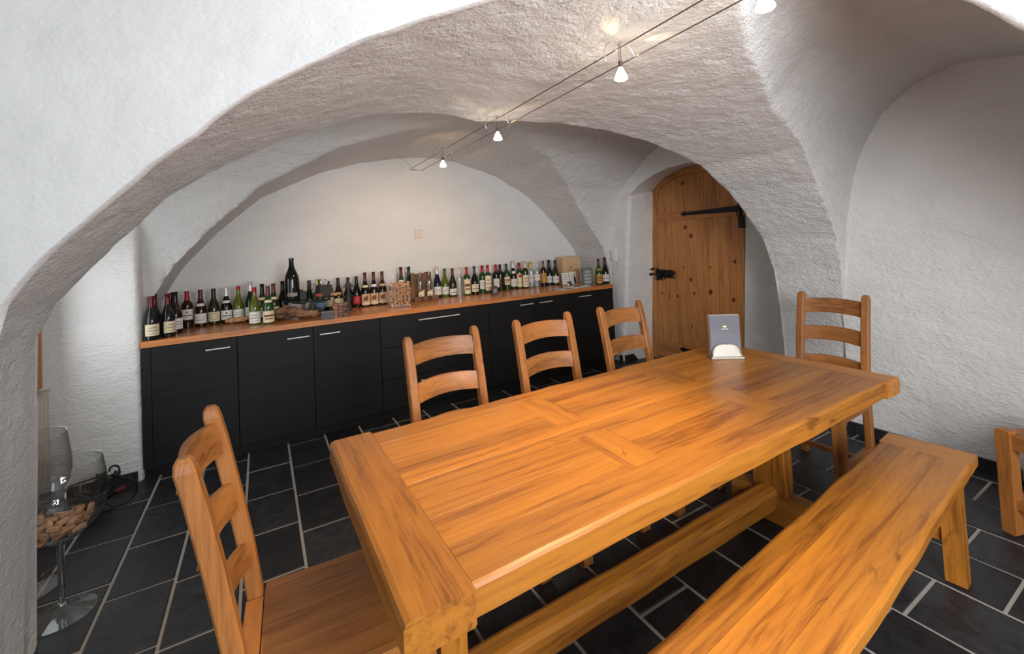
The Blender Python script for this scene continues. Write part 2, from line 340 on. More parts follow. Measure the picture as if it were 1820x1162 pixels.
# arch pier faces between the bays (towards the rear bay) and the head wall above the rim
rows = []
for x in dense(ZB1, -1.35, 3.62, .014):
    q = displaced(ceil1, x, rimY(x)); rows.append([q, q+V((0, .02, .006)), V((x, q.y+.03, (q.z+2.6)/2+.05)), V((x, q.y+.04, 2.7))])
tag(MB().grid(rows).build('wall_arch_head', PLw, fix=False), kind='structure')
tag(MB().box(-1.45, -.772, 1.93, 2.44, 0, 2.6).build('wall_pier_left', PLw), kind='structure')
tag(MB().box(3.6, 4.3, 1.56, 1.975, 0, 2.6).build('wall_pier_right', PLw), kind='structure')
# left niche
wallgrid('wall_left', (-1.2, 2.4, 0), (-1.2, 3.9, 0), 0, 2.4)
m = MB(); pr = [(-1.5, 3.85), (-.735, 3.85), (-.716, 3.858), (-.708, 3.88), (-.706, 4.7)]
rows = []
for (a, b) in [pr[0], *[(-1.5+.05*i, 3.85) for i in range(1, 16)], *pr[1:4], *[(-.707, 3.88+.06*i) for i in range(1, 14)]]:
    rows.append([V((a+(nz(b, z, a, .006) if b > 3.87 else nz(a, z, b, .010)*(.9 if a > -.74 else 0)), b+(nz(a, z, b, .006) if b < 3.87 else 0), z)) for z in lin(0, 1.9, .05)])
o = m.grid(rows).build('wall_pier_rear', PLw, fix=False)
for p in o.data.polygons: p.use_smooth = True
tag(o, kind='structure')
# right rear pier, with rounded corner, and niche of the door
rows = []
cx0, cy0 = 3.588, 3.862
path = [(cx0, 4.7-.06*i) for i in range(13)]+[(cx0, 3.90), (cx0+.006, 3.876), (cx0+.02, 3.864)]+[(cx0+.05*i, cy0) for i in range(1, 12)]
for (a, b) in path:
    k_ = max(0, min(1, (a-cx0)/(4.03-cx0))); fr = b < 3.95
    rows.append([V((a+nz(b, z, a, .005), b+nz(a, z, b, .005)-((.13-.052*k_)*z+.047*k_ if fr else 0), z)) for z in lin(0, 1.96, .06)])
o = MB().grid(rows).build('wall_pier_right_rear', PLw, fix=False)
for p in o.data.polygons: p.use_smooth = True
tag(o, kind='structure')
XD = 4.03; SH = .078
darch = [(3.74, 1.86), (3.70, 1.93), (3.659, 1.982), (3.56, 2.05), (3.456, 2.105), (3.33, 2.145), (3.218, 2.165), (3.09, 2.168), (2.967, 2.161), (2.80, 2.13), (2.66, 2.07), (2.55, 1.98), (2.47, 1.86)]
arr = [(3.66, 1.84), (3.625, 1.885), (3.59, 1.921), (3.48, 1.985), (3.354, 2.045), (3.21, 2.085), (3.046, 2.114), (2.93, 2.12), (2.806, 2.123), (2.6, 2.11), (2.4, 2.08), (2.2, 2.0), (2.0, 1.85)]
rows = [[V((3.585+(XD+.03-3.585)*k/6, a[0]+(d[0]-a[0])*k/6, a[1]+.01+(d[1]-a[1])*k/6)) for k in range(7)] for a, d in zip(arr, darch)]
tag(MB().grid(rows).build('wall_door_niche_soffit', PLw, smooth=True, fix=False), kind='structure')
rows = [[V((3.585, a[0], a[1]+.01+(2.6-a[1])*k/8)) for k in range(9)] for a in [(4.6, 1.84), (3.9, 1.84)]+arr]
tag(MB().grid(rows).build('wall_above_door', PLw, smooth=True, fix=False), kind='structure')
# plaster round the door, on the door wall itself: right jamb and behind
wallgrid('wall_door_side', (XD+.005, 2.66, 0), (XD+.005, 1.9, 0), 0, 2.4)
tag(MB().box(XD+.06, XD+.16, 1.9, 4.0, 0, 2.6).build('wall_door_side_core', PLw), kind='structure')
# ragged plaster strip following the leaning right edge of the door
rows = []
for z in lin(0, 2.2, .05):
    e = 2.655-SH*z
    rows.append([V((XD+.06, e+.004*noise.noise(V((0, 0, z*14))), z)), V((XD-.012, e+.006*noise.noise(V((0, 3, z*20))), z)), V((XD-.004, e-.10, z)), V((XD+.004, 2.36, z))])
tag(MB().grid(rows).build('wall_door_jamb', PLw, smooth=True, fix=False), kind='structure')
# ---- floor: mortar bed and slate tiles ----
fl = tag(MB().box(-1.7, 4.4, -1.7, 4.8, -.08, -.004).build('floor', GROUT), kind='structure')
XL = [-1.42, -1.15, -.885, -.62, -.372, -.115, .141, .396, .658, .934, 1.203, 1.472, 1.741, 2.006, 2.305, 2.58, 2.85, 3.13, 3.42, 3.72, 4.05]
off = {-.885: 3.137, -.62: 2.60, -.372: 2.964, -.115: 2.336, .141: 2.62, .396: 2.40, .658: 1.345, .934: 2.56, 1.203: 1.284, 1.472: 1.05, 1.741: 1.19, 2.006: .751, 2.305: .556, 2.58: .749, 2.85: .60, 3.13: .837, -1.15: 2.9, -1.42: 2.7, 3.42: .7, 3.72: .5}
ntile = 0
for a, b in zip(XL, XL[1:]):
    o0 = off[a] % .4; ys = [o0-1.6+.4*i for i in range(0, 16)]
    for y0, y1 in zip(ys, ys[1:]):
        if y0 < -1.25 or y1 > 4.95 or y0 > 4.2: continue
        if y0 > 1.95 and a > 3.6 and y1 < 2: continue
        g = .0065; hx = (b-a)/2-g; hy = .2-g; h = .004*random.random()-.002
        mb = MB()
        vs = []
        for zz, i in ((-.03, 0), (h-.003, 0), (h, .003)):
            vs += [V((-hx+i, -hy+i, zz)), V((hx-i, -hy+i, zz)), V((hx-i, hy-i, zz)), V((-hx+i, hy-i, zz))]
        fs = [(8, 9, 10, 11)]
        for k in (0, 4):
            for j in range(4): fs.append((k+j, k+(j+1) % 4, k+4+(j+1) % 4, k+4+j))
        mb.add(vs, fs).build('tile', SLATE, fl, loc=((a+b)/2, (y0+y1)/2, 0), fix=False); ntile += 1
# baseboards (slate)
for nm, bx in (('baseboard_right', [(3.525, 3.54, -.9, -.5), (3.525, 3.54, -.49, -.09), (3.523, 3.538, -.08, .32), (3.521, 3.536, .33, .73), (3.519, 3.534, .74, 1.14), (3.515, 3.53, 1.15, 1.56)]),
               ('baseboard_pier', [(-1.18, -1.01, 3.822, 3.838), (-1.0, -.73, 3.822, 3.838)]),
               ('baseboard_right_rear', [(3.60, 3.99, 3.838, 3.85), (3.565, 3.58, 3.86, 3.9)])):
    root = MB().box(*bx[0], 0, .075, .002).build(nm, SLATE); tag(root, kind='structure')
    for b in bx[1:]: MB().box(*b, 0, .075, .002).build('tile', SLATE, root)

# ---- door ----
dr = empty('door_1', (XD, 3.25, 0)); tag(dr, kind='structure')
T = V((XD, 3.25, 0))
def dtop(yy):   # arch height for unsheared y
    pts = sorted([(y+SH*z, z) for y, z in darch]); return interp(pts, yy)
def leafstrip(ya, yb, x0, x1, z0=0.0, topoff=0., zt=None, seg=4):
    """vertical board following the arch, in door coordinates; leaning frame of the crooked old wall"""
    A = []; B = []
    for k in range(seg+1):
        yy = ya+(yb-ya)*k/seg; t = zt if zt is not None else dtop(yy)-topoff
        ca = []; cb = []
        for q in range(9):
            z = z0+(t-z0)*q/8
            ca.append(V((x0, yy-SH*z, z))-T); cb.append(V((x1, yy-SH*z, z))-T)
        A.append(ca); B.append(cb)
    return MB().solid(A, B)
edges = [3.735, 3.55, 3.33, 3.12, 2.93, 2.735]
leaf = empty('door_leaf'); leaf.parent = dr
for a, b in zip(edges, edges[1:]):
    leafstrip(a-.0015, b+.0015, XD-.012, XD+.02, .03, .075, seg=5).build('board', DZ, leaf)
leafstrip(3.815, 3.737, XD-.022, XD+.03).build('frame_post', DZ, dr)
leafstrip(2.733, 2.66, XD-.022, XD+.03).build('frame_post', DZ, dr)
A = []; B = []
for k in range(25):
    yy = 3.74-(3.74-2.73)*k/24; t = dtop(yy)
    A.append([V((XD-.022, yy-SH*(t-.07*(1-q)), t-.072*(1-q)+.0))-T for q in (0, .5, 1)]); B.append([V((XD+.03, yy-SH*(t-.07*(1-q)), t-.072*(1-q)))-T for q in (0, .5, 1)])
MB().solid(A, B).build('frame_arch', DY, dr)
def dbar(ya, yb, z0, z1, x0, x1, name, mat, taper=0, parent=dr):
    A = []; B = []
    for k in range(9):
        yy = ya+(yb-ya)*k/8; m_ = (z0+z1)/2; h = (z1-z0)/2*(1-taper*(1-k/8))
        A.append([V((x0, yy-SH*z, z))-T for z in (m_-h, m_+h)]); B.append([V((x1, yy-SH*z, z))-T for z in (m_-h, m_+h)])
    return MB().solid(A, B).build(name, mat, parent)
dbar(3.735, 2.74, 1.60, 1.70, XD-.03, XD-.01, 'batten', DY)
dbar(3.735, 2.74, .12, .22, XD-.03, XD-.01, 'batten', DY)
for zc in (1.665, .17):
    h = dbar(3.34, 2.69, zc-.03, zc+.03, XD-.042, XD-.028, 'hinge_strap', IRON, taper=.45)
    MB().add([V((XD-.042, 3.34-SH*zc, zc-.03))-T, V((XD-.042, 3.40-SH*zc, zc))-T, V((XD-.042, 3.34-SH*zc, zc+.03))-T, V((XD-.03, 3.34-SH*zc, zc-.03))-T, V((XD-.03, 3.40-SH*zc, zc))-T, V((XD-.03, 3.34-SH*zc, zc+.03))-T], [(0, 1, 2), (3, 5, 4), (0, 3, 4, 1), (1, 4, 5, 2), (0, 2, 5, 3)]).build('hinge_tip', IRON, dr)
    y_ = 2.695-SH*zc
    MB().lathe([(0, -.07), (.016, -.07), (.016, .05), (0, .05)], 10, c=(XD-.045-T.x, y_-T.y, zc)).box(XD-.04-T.x, XD-.02-T.x, y_-.03-T.y, y_+.03-T.y, zc-.19, zc-.07, .004).build('hinge_pintle', IRON, dr)
# wrought iron lock with leaves
lk = MB(); zc = 1.0
yl = lambda a: a-SH*zc-T.y
lk.box(XD-.05-T.x, XD-.022-T.x, yl(3.50), yl(3.74), zc-.045, zc+.045, .008)
lk.build('lock_case', IRON, dr)
lf = MB(); random.seed(3)
for i in range(34):
    yy = 3.43+.36*random.random(); zz = zc+random.uniform(-.062, .062)*(1 if yy > 3.5 else .6); a = random.uniform(0, 6.28); r = random.uniform(.012, .026)
    c = V((XD-.06-random.random()*.02-T.x, yy-SH*zc-T.y, zz)); u_ = V((0, cos(a), sin(a))); w_ = V((0, -sin(a), cos(a)))
    lf.add([c-u_*r, c+w_*r*.5+V((-.012, 0, 0)), c+u_*r*1.3, c-w_*r*.5+V((-.012, 0, 0)), c+V((.012, 0, 0))], [(0, 1, 4), (1, 2, 4), (2, 3, 4), (3, 0, 4), (0, 3, 2, 1)])
lo = lf.build('lock_ornament', IRON, dr)
MB().tube([V((XD-.05-T.x, yl(3.62), zc)), V((XD-.10-T.x, yl(3.62), zc)), V((XD-.11-T.x, yl(3.66), zc)), V((XD-.10-T.x, yl(3.76), zc-.005)), V((XD-.09-T.x, yl(3.78), zc-.02))], .009).build('door_handle', IRON, dr)
KN = flat('pine_knot', srgb(92, 38, 20), .6)
for u, v, r in [(1213, 325, .022), (1218, 404, .022), (1228, 419, .024), (1306, 465, .018), (1228, 497, .02), (1177, 521, .016), (1204, 526, .016), (1234, 521, .016), (1263, 519, .026), (1304, 533, .02), (1215, 475, .01), (1263, 475, .012), (1230, 580, .012), (1190, 526, .012), (1184, 398, .01)]:
    p = pix(u, v, x=XD-.0125)-T; mb = MB()
    vs = [V((-.0006, r*(1+.2*noise.noise(V((u, i, 0))))*cos(i*.6283)*.9, r*sin(i*.6283)*1.1)) for i in range(10)]+[V((-.0016, 0, 0))]
    mb.add(vs, [(i, (i+1) % 10, 10) for i in range(10)]).build('knot', KN, dr, loc=p)

# wooden window frame on the left niche wall, radiator
wf = tag(empty('window_1', (-1.19, 3.3, .72)), kind='structure')
def wbox(a, b, c, d, name, mt): MB().box(-1.19+1.19, .05, a-3.3, b-3.3, c-.72, d-.72, .004).build(name, mt, wf)
wbox(3.68, 3.76, .72, 1.62, 'window_frame', DZ); wbox(2.75, 2.83, .72, 1.62, 'window_frame', DZ)
wbox(2.83, 3.68, .72, .79, 'window_sill', DY); wbox(2.83, 3.68, 1.55, 1.62, 'window_head', DY); wbox(3.22, 3.28, .79, 1.55, 'window_mullion', DZ)
MB().box(.008, .016, -.47, .38, .07, .83).build('pane', flat('window_pane', srgb(150, 165, 180), .05, trans=.0, coat=.5), wf)
rd = empty('radiator', (-1.185, 3.76, .13), 0, 'beige ribbed flat radiator low on the left niche wall, under the wooden window frame', 'radiator')
RM = flat('radiator_enamel', srgb(196, 184, 168), .4)
MB().box(0, .035, -.92, .05, 0, .56, .004).build('panel', RM, rd)
for i in range(18): MB().box(.035, .058, -.92+.054*i+.004, -.92+.054*i+.044, .0, .55, .008).build('fin', RM, rd)
MB().box(-.0, .062, -.925, .055, .55, .565, .003).build('top_cover', RM, rd)

# ================= WALL FIXTURES =================
sw = empty('light_switch', (3.575, 3.915, 1.17), 0, 'white vertical triple switch plate on the plaster pier right of the sideboard', 'switch')
MB().box(-.012, .012, -.045, .035, 0, .135, .003).build('plate', WHITEP, sw)
for i in range(3): MB().box(-.016, -.011, -.033, .023, .008+.042*i, .043+.042*i, .002).build('rocker', WHITEP, sw)
p = pix(744, 415, y=YB-.01)
o = empty('blank_plate', p, 0, 'square flush cover plate on the back wall above the bottles', 'cover plate')
MB().box(-.042, .042, -.012, .004, -.045, .045, .004).build('plate', flat('plate_paint', srgb(216, 204, 194), .6), o); MB().box(-.003, .003, -.014, -.011, -.003, .003).build('screw', STEEL, o)
p = pix(972, 130, z=2.165)
o = empty('ceiling_plate', p, -.1, 'flat square grey plate set into the vault beside the cable lights', 'cover plate')
MB().box(-.04, .04, -.05, .05, -.006, .012, .002).build('plate', flat('ceiling_plate_paint', srgb(170, 160, 150), .6), o)

# ================= TABLE =================
TA = .013
tb = empty('dining_table', (.204, .844, 0), TA, 'long heavy oak dining table with inlaid cross boards and trestle base', 'table')
def board(x0, x1, y0, y1, z0, z1, mat, name='board', parent=tb, wav=(0, 0), g=.0003, ch=.0006, n=14, ends=(0, 0), seed=0):
    """solid board, origin at its centre; wav = (near edge, far edge) hand-worked waviness"""
    cx, cy, cz = (x0+x1)/2, (y0+y1)/2, (z0+z1)/2; hx = (x1-x0)/2-g; hy = (y1-y0)/2-g; hz = (z1-z0)/2
    along = hx >= hy; prof = []
    N_ = n if (wav[0] or wav[1]) else 1
    rows = []
    rnd = ch
    for k in range(N_+1):
        t = -1+2*k/N_
        if along:
            w0 = wav[0]*noise.noise(V((t*hx*4+seed, 3, 1))); w1 = wav[1]*noise.noise(V((t*hx*4+seed, 7, 5))); w2 = (wav[0]+wav[1])*.25*noise.noise(V((t*hx*5+seed, 2, 9)))
            lo, hi = -hy+w0, hy+w1
        else:
            w0 = wav[0]*noise.noise(V((t*hy*4+seed, 3, 1))); w1 = wav[1]*noise.noise(V((t*hy*4+seed, 7, 5))); w2 = 0
            lo, hi = -hx+w0, hx+w1
        c0 = rnd*3 if wav[0] else rnd; c1 = rnd*3 if wav[1] else rnd
        if wav[0] and not wav[1]: c1 = .0006
        if wav[1] and not wav[0]: c0 = .0006
        ring = [(lo+rnd, -hz), (lo, -hz+rnd), (lo, hz-c0), (lo+c0*.3, hz-c0*.3), (lo+c0, hz), (hi-c1, hz), (hi-c1*.3, hz-c1*.3), (hi, hz-c1), (hi, -hz+rnd), (hi-rnd, -hz)]
        pos = t*(hx if along else hy)
        rows.append([(V((pos, a, b)) if along else V((a, pos, b))) for a, b in ring])
    m = MB(); R = len(rows[0]); vs = [p for r in rows for p in r]
    fs = [(j*R+i, j*R+(i+1) % R, (j+1)*R+(i+1) % R, (j+1)*R+i) for j in range(N_) for i in range(R)]
    fs += [tuple(range(R)), tuple(N_*R+i for i in range(R))[::-1]]
    return m.add(vs, fs).build(name, mat, parent, loc=(cx, cy, cz), smooth=False)
ZT, ZU = .76, .69; LT = 2.24
board(0, .145, -.012, .908, ZU-.004, ZT, WY, wav=(.007, 0), ch=.005, seed=1)
board(2.105, LT, -.008, .905, ZU-.004, ZT, WY, wav=(0, .010), ch=.005, seed=2)
board(.145, 2.105, 0, .13, ZU, ZT, WX, wav=(.008, 0), ch=.0033, n=40, seed=3)
board(.145, 2.105, .775, .90, ZU, ZT, WX, wav=(0, .009), ch=.005, n=40, seed=8)
# centre rail and panels between cross boards
board(.145, 2.105, .387, .45, ZT-.03, ZT-.0004, WX); board(.145, 2.105, .45, .518, ZT-.03, ZT-.0002, WX)
for ya, yb in ((.13, .26), (.26, .387)):
    for a, b in ((.145, .72), (.845, 1.42), (1.545, 2.105)): board(a, b, ya, yb, ZT-.03, ZT-.0006*random.random(), WX)
for ya, yb in ((.518, .61), (.61, .775)):
    for a, b in ((.145, .72), (.85, 1.43), (1.55, 2.105)): board(a, b, ya, yb, ZT-.03, ZT-.0006*random.random(), WX)
for a, b in ((.72, .845), (1.42, 1.545)):
    board(a, b, .13, .387, ZT-.03, ZT-.0003, WY)
for a, b in ((.72, .85), (1.43, 1.55)): board(a, b, .518, .775, ZT-.03, ZT-.0003, WY)
MB().box(.03, LT-.03, .03, .87, ZU, ZT-.032).build('sub_top', WX, tb)
for x in (.24, 1.985):
    board(x-.04, x+.04, .375, .53, .13, ZU, WZ, 'trestle_post', ch=.006)
    board(x-.06, x+.07, .285, .645, 0, .14, WY, 'trestle_foot', ch=.012, wav=(.004, .004))
    board(x-.05, x+.05, .15, .76, ZU-.09, ZU, WY, 'trestle_head', ch=.006)
board(.28, 1.945, .41, .505, .075, .175, WX, 'stretcher', wav=(.007, .007), ch=.008, n=30, seed=5)

# menu holder on the table
hp = pix(1292, 638, z=.76)
mh = empty('menu_holder', (hp.x+.02, hp.y+.02, .76), RD(-38), 'silver metal menu holder with arched front standing at the far end of the table', 'menu holder')
SIL = flat('aged_silver', (.34, .32, .28, 1), .5, .75)
MB().box(-.085, .085, -.04, .04, 0, .014, .003).build('base', SIL, mh)
A = []; B = []
for k in range(17):
    x = -.075+.15*k/16; t = .014+.062*math.sqrt(max(0, 1-(abs(x)/.077)**3))
    A.append([V((x, -.030, .012)), V((x, -.026, (t+.012)/2)), V((x, -.022, t))]); B.append([V((x, -.026, .012)), V((x, -.022, (t+.012)/2)), V((x, -.018, t))])
MB().solid(A, B).build('front_plate', SIL, mh)
MB().tube([V((-.075+.15*k/16, -.020, .016+.062*math.sqrt(max(0, 1-(abs(-.075+.15*k/16)/.077)**3)))) for k in range(17)], .003, 6).build('rim', SIL, mh)
MB().box(-.08, .08, .022, .026, .012, .06, .001).build('back_plate', SIL, mh)
mn = empty('menu_card', (hp.x+.02, hp.y+.02, .776), RD(-38), 'stack of slate-blue menu cards with small gold emblem, upright in the silver holder', 'menu')
MNM = flat('slate_blue_card', srgb(96, 97, 106), .35, coat=.2)
MB().box(-.078, .078, -.012, -.002, 0, .215, .001).build('front_card', MNM, mn)
MB().box(-.0785, .0785, -.001, .014, 0, .216, .001).build('card_pages', PAPER, mn)
MB().lathe([(0, 0), (.008, 0), (.008, .001), (0, .001)], 12, M=Matrix.Translation((0, -.0125, .155)) @ Matrix.Rotation(pi/2, 4, 'X') @ Matrix.Diagonal((1.3, .7, 1, 1))).build('emblem', flat('emblem_gold', srgb(226, 214, 120), .4), mn)
MB().box(-.018, .018, -.0135, -.0118, .140, .1435).build('emblem_line', PAPER, mn)

# ================= BENCH =================
BA = RD(5.0); br = V((2.55, .807, 0))-V((cos(BA), sin(BA), 0))*2.08
bn = empty('bench', br, BA, 'long low oak bench with wavy edges standing alongside the near side of the table', 'bench')
bd = dict(parent=bn, seed=12)
board(1.94, 2.08, -.147, .147, .415, .46, WY, wav=(0, .006), ch=.004, **bd)
board(0, .14, -.147, .147, .415, .46, WY, wav=(.006, 0), ch=.004, **bd)
board(.14, 1.94, -.147, -.055, .415, .46, WX, wav=(.006, 0), ch=.004, n=34, **bd)
board(.14, 1.94, -.055, .055, .415, .4595, WX, parent=bn)
board(.14, 1.94, .055, .147, .415, .46, WX, wav=(0, .007), ch=.004, n=34, parent=bn, seed=31)
for x in (.20, 1.88):
    for y in (-.095, .095): board(x-.03, x+.03, y-.033, y+.033, 0, .416, WZ, 'leg', bn, ch=.004)
    board(x-.018, x+.018, -.062, .062, .15, .20, WY, 'stretcher', bn)
    board(x-.02, x+.02, -.062, .062, .36, .415, WY, 'apron', bn)
board(.24, 1.85, -.02, .02, .155, .195, WX, 'long_stretcher', bn)

# ================= CHAIRS =================
def post_mesh(x, seed=0):
    m = MB(); rows = []
    spine = [(0, 0), (.0, .25), (0, .46), (.018, .6), (.045, .76), (.075, .92), (.091, .99), (.094, 1.01), (.095, 1.02)]
    h = .0205
    for yb, z in spine:
        s = 1.0 if z < 1.0 else (.84 if z < 1.015 else .55); q = h*s; c = .005
        rows.append([V((x+a, -yb+b, z)) for a, b in ((-q, -q+c), (-q+c, -q), (q-c, -q), (q, -q+c), (q, q-c), (q-c, q), (-q+c, q), (-q, q-c))])
    R = 8; vs = [p for r in rows for p in r]
    fs = [(j*R+i, j*R+(i+1) % R, (j+1)*R+(i+1) % R, (j+1)*R+i) for j in range(len(rows)-1) for i in range(R)]
    fs += [tuple(range(R))[::-1], tuple((len(rows)-1)*R+i for i in range(R))]
    return m.add(vs, fs)
def rake(z): return interp([(0, 0), (.46, 0), (.6, .018), (.76, .045), (.92, .075), (1.04, .097)], z)
def slat_mesh(z0, z1, bow=.036, hw=.165):
    A = []; B = []
    for k in range(17):
        t = -1+2*k/16; b = bow*(1-t*t)+.002; x = t*hw
        ca = []; cb = []
        for z in (z0, (z0*3+z1)/4, (z0+z1)/2, (z0+3*z1)/4, z1):
            zz = z+.010*(1-t*t); y = -rake(z)-b
            e = .003 if z in (z0, z1) else 0
            ca.append(V((x, y+.011-e, zz))); cb.append(V((x, y-.011+e, zz)))
        A.append(ca); B.append(cb)
    return MB().solid(A, B)
def make_chair():
    t = empty('dining_chair')
    for x in (-.18, .18): post_mesh(x).build('back_post', KZ, t)
    for z0, z1 in ((.885, .975), (.715, .80), (.55, .62)): slat_mesh(z0, z1).build('back_slat', KX, t, smooth=True)
    for x in (-.19, .19): board(x-.026, x+.026, .37, .422, 0, .455, KZ, 'front_leg', t, ch=.006)
    # seat: border boards and panel boards
    board(-.155, .155, -.022, .022, .43, .458, KX, 'seat_rail', t)
    for x in (-1, 1): board(min(x*.213, x*.187), max(x*.213, x*.187), .026, .40, .43, .458, KY, 'seat_rail', t)
    board(-.16, .16, .398, .428, .43, .458, KX, 'seat_rail', t, ch=.006)
    for a, b in ((-.187, -.06), (-.06, .055), (.055, .187)): board(a, b, .024, .397, .432, .456, KY, 'seat_board', t)
    for x in (-.185, .185): board(x-.012, x+.012, .026, .37, .37, .43, KY, 'apron', t); board(x-.013, x+.013, .02, .37, .12, .155, KY, 'stretcher', t)
    board(-.165, .165, .384, .408, .37, .43, KX, 'apron', t); board(-.16, .16, -.012, .012, .37, .43, KX, 'apron', t)
    board(-.17, .17, .18, .205, .125, .152, KX, 'stretcher', t)
    for x in (-.18, .18):
        for z in (.95, .78): MB().lathe([(0, 0), (.006, 0), (.005, .002), (0, .0025)], 8, M=Matrix.Translation((x, -rake(z)-.0255, z)) @ Matrix.Rotation(pi/2, 4, 'X')).build('peg', KX, t)
    return t
def copy_tree(o, parent=None):
    c = o.copy(); C.objects.link(c); c.parent = parent
    for ch in list(o.children): copy_tree(ch, c)
    return c
ch0 = make_chair()
GC = 'dining chairs around the table'
# (x, y, heading, label); heading 0 = facing +y
chairs = [(.775, 2.02, pi+RD(5), 'leftmost of three ladder-back chairs between table and sideboard, before the wide drawers'),
          (1.372, 2.02, pi+RD(3), 'middle one of the three ladder-back chairs between table and sideboard'),
          (1.975, 2.03, pi+RD(5), 'ladder-back chair between table and sideboard nearest the arched door'),
          (3.03, 1.42, pi/2+RD(2), 'ladder-back chair at the far end of the table against the white wall'),
          (-.05, 1.375, -pi/2-RD(3), 'ladder-back chair at the near left end of the table, plank seat in view')]
for i, (x, y, a, lb) in enumerate(chairs):
    o = ch0 if i == 0 else copy_tree(ch0)
    o.location = (x, y, 0); o.rotation_euler = (0, 0, a); tag(o, lb, 'chair', GC)
# stool at right edge
st = empty('stool', (2.93, .655, 0), RD(-20), 'wooden stool with thick square legs, cut off by the right edge, near the white wall', 'stool')
for x, y in ((0, 0), (.32, 0), (0, -.32), (.32, -.32)): board(x-.027, x+.027, y-.027, y+.027, 0, .47, KZ, 'leg', st, ch=.008)
for y in (0, -.32): board(.026, .294, y-.014, y+.014, .39, .455, KX, 'rail', st); board(.026, .294, y-.012, y+.012, .12, .16, KX, 'stretcher', st)
for x in (0, .32): board(x-.014, x+.014, -.294, -.026, .39, .455, KY, 'rail', st); board(x-.012, x+.012, -.294, -.026, .12, .16, KY, 'stretcher', st)
for a, b in ((-.305, -.21), (-.21, -.11), (-.11, -.015)): board(.015, .305, a, b, .44, .458, KX, 'seat_board', st)

# ================= SIDEBOARD =================
SX0, SX1, SY = -.70, 3.486, 3.832
sbd = empty('sideboard', (SX0, SY, 0), .008, 'long black stained sideboard with steel bar handles under the oak counter', 'sideboard')
W = SX1-SX0
MB().box(0, W, .03, .64, .07, .868).build('carcass', BK, sbd)
MB().box(.0, W, .045, .62, .0, .075).build('plinth', BK, sbd)
MB().box(0, .048, .0, .03, .075, .866, .0015).build('end_panel', BK, sbd)
HM = flat('satin_handle', (.80, .79, .77, 1), .42, .55)
def handle(xa, xb, z, par, ox, oz):
    h = MB(); h.tube([(xa-ox, -.028, z-oz), (xb-ox, -.028, z-oz)], .0055, 8)
    for x in (xa+.012, xb-.012): h.tube([(x-ox, -.028, z-oz), (x-ox, .002, z-oz)], .004, 6)
    h.build('handle', HM, par)
def panel(xa, xb, z0, z1, name, hd=None, hz=.80):
    g = .002; o = MB().box(-(xb-xa)/2+g, (xb-xa)/2-g, 0, .026, -(z1-z0)/2+g, (z1-z0)/2-g, .0015).build(name, BK, sbd, loc=((xa+xb)/2, 0, (z0+z1)/2))
    if hd: handle(hd[0], hd[1], hz, o, (xa+xb)/2, (z0+z1)/2)
q = .70
panel(.048, -.165+q, .078, .866, 'door', (-.35+q, -.205+q)); panel(-.165+q, .337+q, .078, .866, 'door', (.155+q, .309+q))
panel(.337+q, .852+q, .078, .866, 'door', (.382+q, .531+q))
for z0, z1 in ((.60, .866), (.338, .60), (.078, .338)): panel(.852+q, 1.88+q, z0, z1, 'drawer', (1.18+q, 1.565+q), z1-.058)
panel(1.88+q, 2.40+q, .078, .866, 'door', (2.223+q, 2.377+q), .815); panel(2.40+q, 2.852+q, .078, .866, 'door', (2.452+q, 2.614+q), .815)
panel(2.852+q, 3.25+q, .078, .866, 'door', (2.975+q, 3.137+q), .82); panel(3.25+q, W, .078, .866, 'end_panel')
ctp = MB().box(0, W+.003, -.012, .645, .868, .91, .002).build('countertop', CT, None, loc=(SX0, SY, 0), rot=(0, 0, .008))
tag(ctp, 'warm orange wood counter running along the top of the black sideboard', 'countertop')
ZC = .911
counterfix = lambda u, v: (u, v-2.2+6.4*(u-253)/839)

# ---- bottles ----
def prof(kind, H):
    k = H/.30
    if kind == 'burg': p = [(0, 0), (.036, 0), (.040, .004), (.0405, .02), (.0405, .125*k), (.038, .145*k), (.031, .172*k), (.0225, .198*k), (.0165, .222*k), (.0145, .245*k), (.0140, .285*k), (.0155, .287*k), (.0155, .297*k), (.013, .30*k), (0, .30*k)]
    elif kind == 'bord': p = [(0, 0), (.033, 0), (.037, .004), (.0372, .02), (.0372, .180*k), (.036, .192*k), (.030, .207*k), (.020, .219*k), (.0150, .230*k), (.0140, .25*k), (.0138, .285*k), (.0152, .287*k), (.0152, .297*k), (.013, .30*k), (0, .30*k)]
    elif kind == 'flute': p = [(0, 0), (.033, 0), (.036, .004), (.0365, .02), (.036, .10*k), (.034, .14*k), (.029, .175*k), (.022, .205*k), (.0165, .235*k), (.014, .26*k), (.0135, .287*k), (.015, .289*k), (.015, .298*k), (.013, .30*k), (0, .30*k)]
    else: p = [(0, 0), (.050, 0), (.055, .005), (.056, .02), (.056, .15*k), (.052, .172*k), (.040, .20*k), (.027, .225*k), (.0195, .25*k), (.0175, .285*k), (.0195, .287*k), (.0195, .297*k), (.017, .30*k), (0, .30*k)]
    return p
def rad_at(p, z):
    for (r0, z0), (r1, z1) in zip(p[1:], p[2:]):
        if z0 <= z <= z1 and z1 > z0: return r0+(r1-r0)*(z-z0)/(z1-z0)
    return p[3][0]
def patch(p, z0, z1, half, name, mat, par, off=.0007, a0=-pi/2, n=12, nz_=3, side=0, slant=0):
    m = MB(); rows = []
    for i in range(n+1):
        a = a0+side-half+2*half*i/n; row = []
        for j in range(nz_+1):
            z = z0+(z1-z0+slant*(i/n-.5)*2)*j/nz_; r = rad_at(p, z)+off; row.append(V((r*cos(a), r*sin(a), z)))
        rows.append(row)
    m.grid(rows); return m.build(name, mat, par, smooth=True, fix=False)
def smooth_prof(p):
    out = [p[0]]
    for i in range(1, len(p)-1):
        out.append(p[i])
    out.append(p[-1]); return out
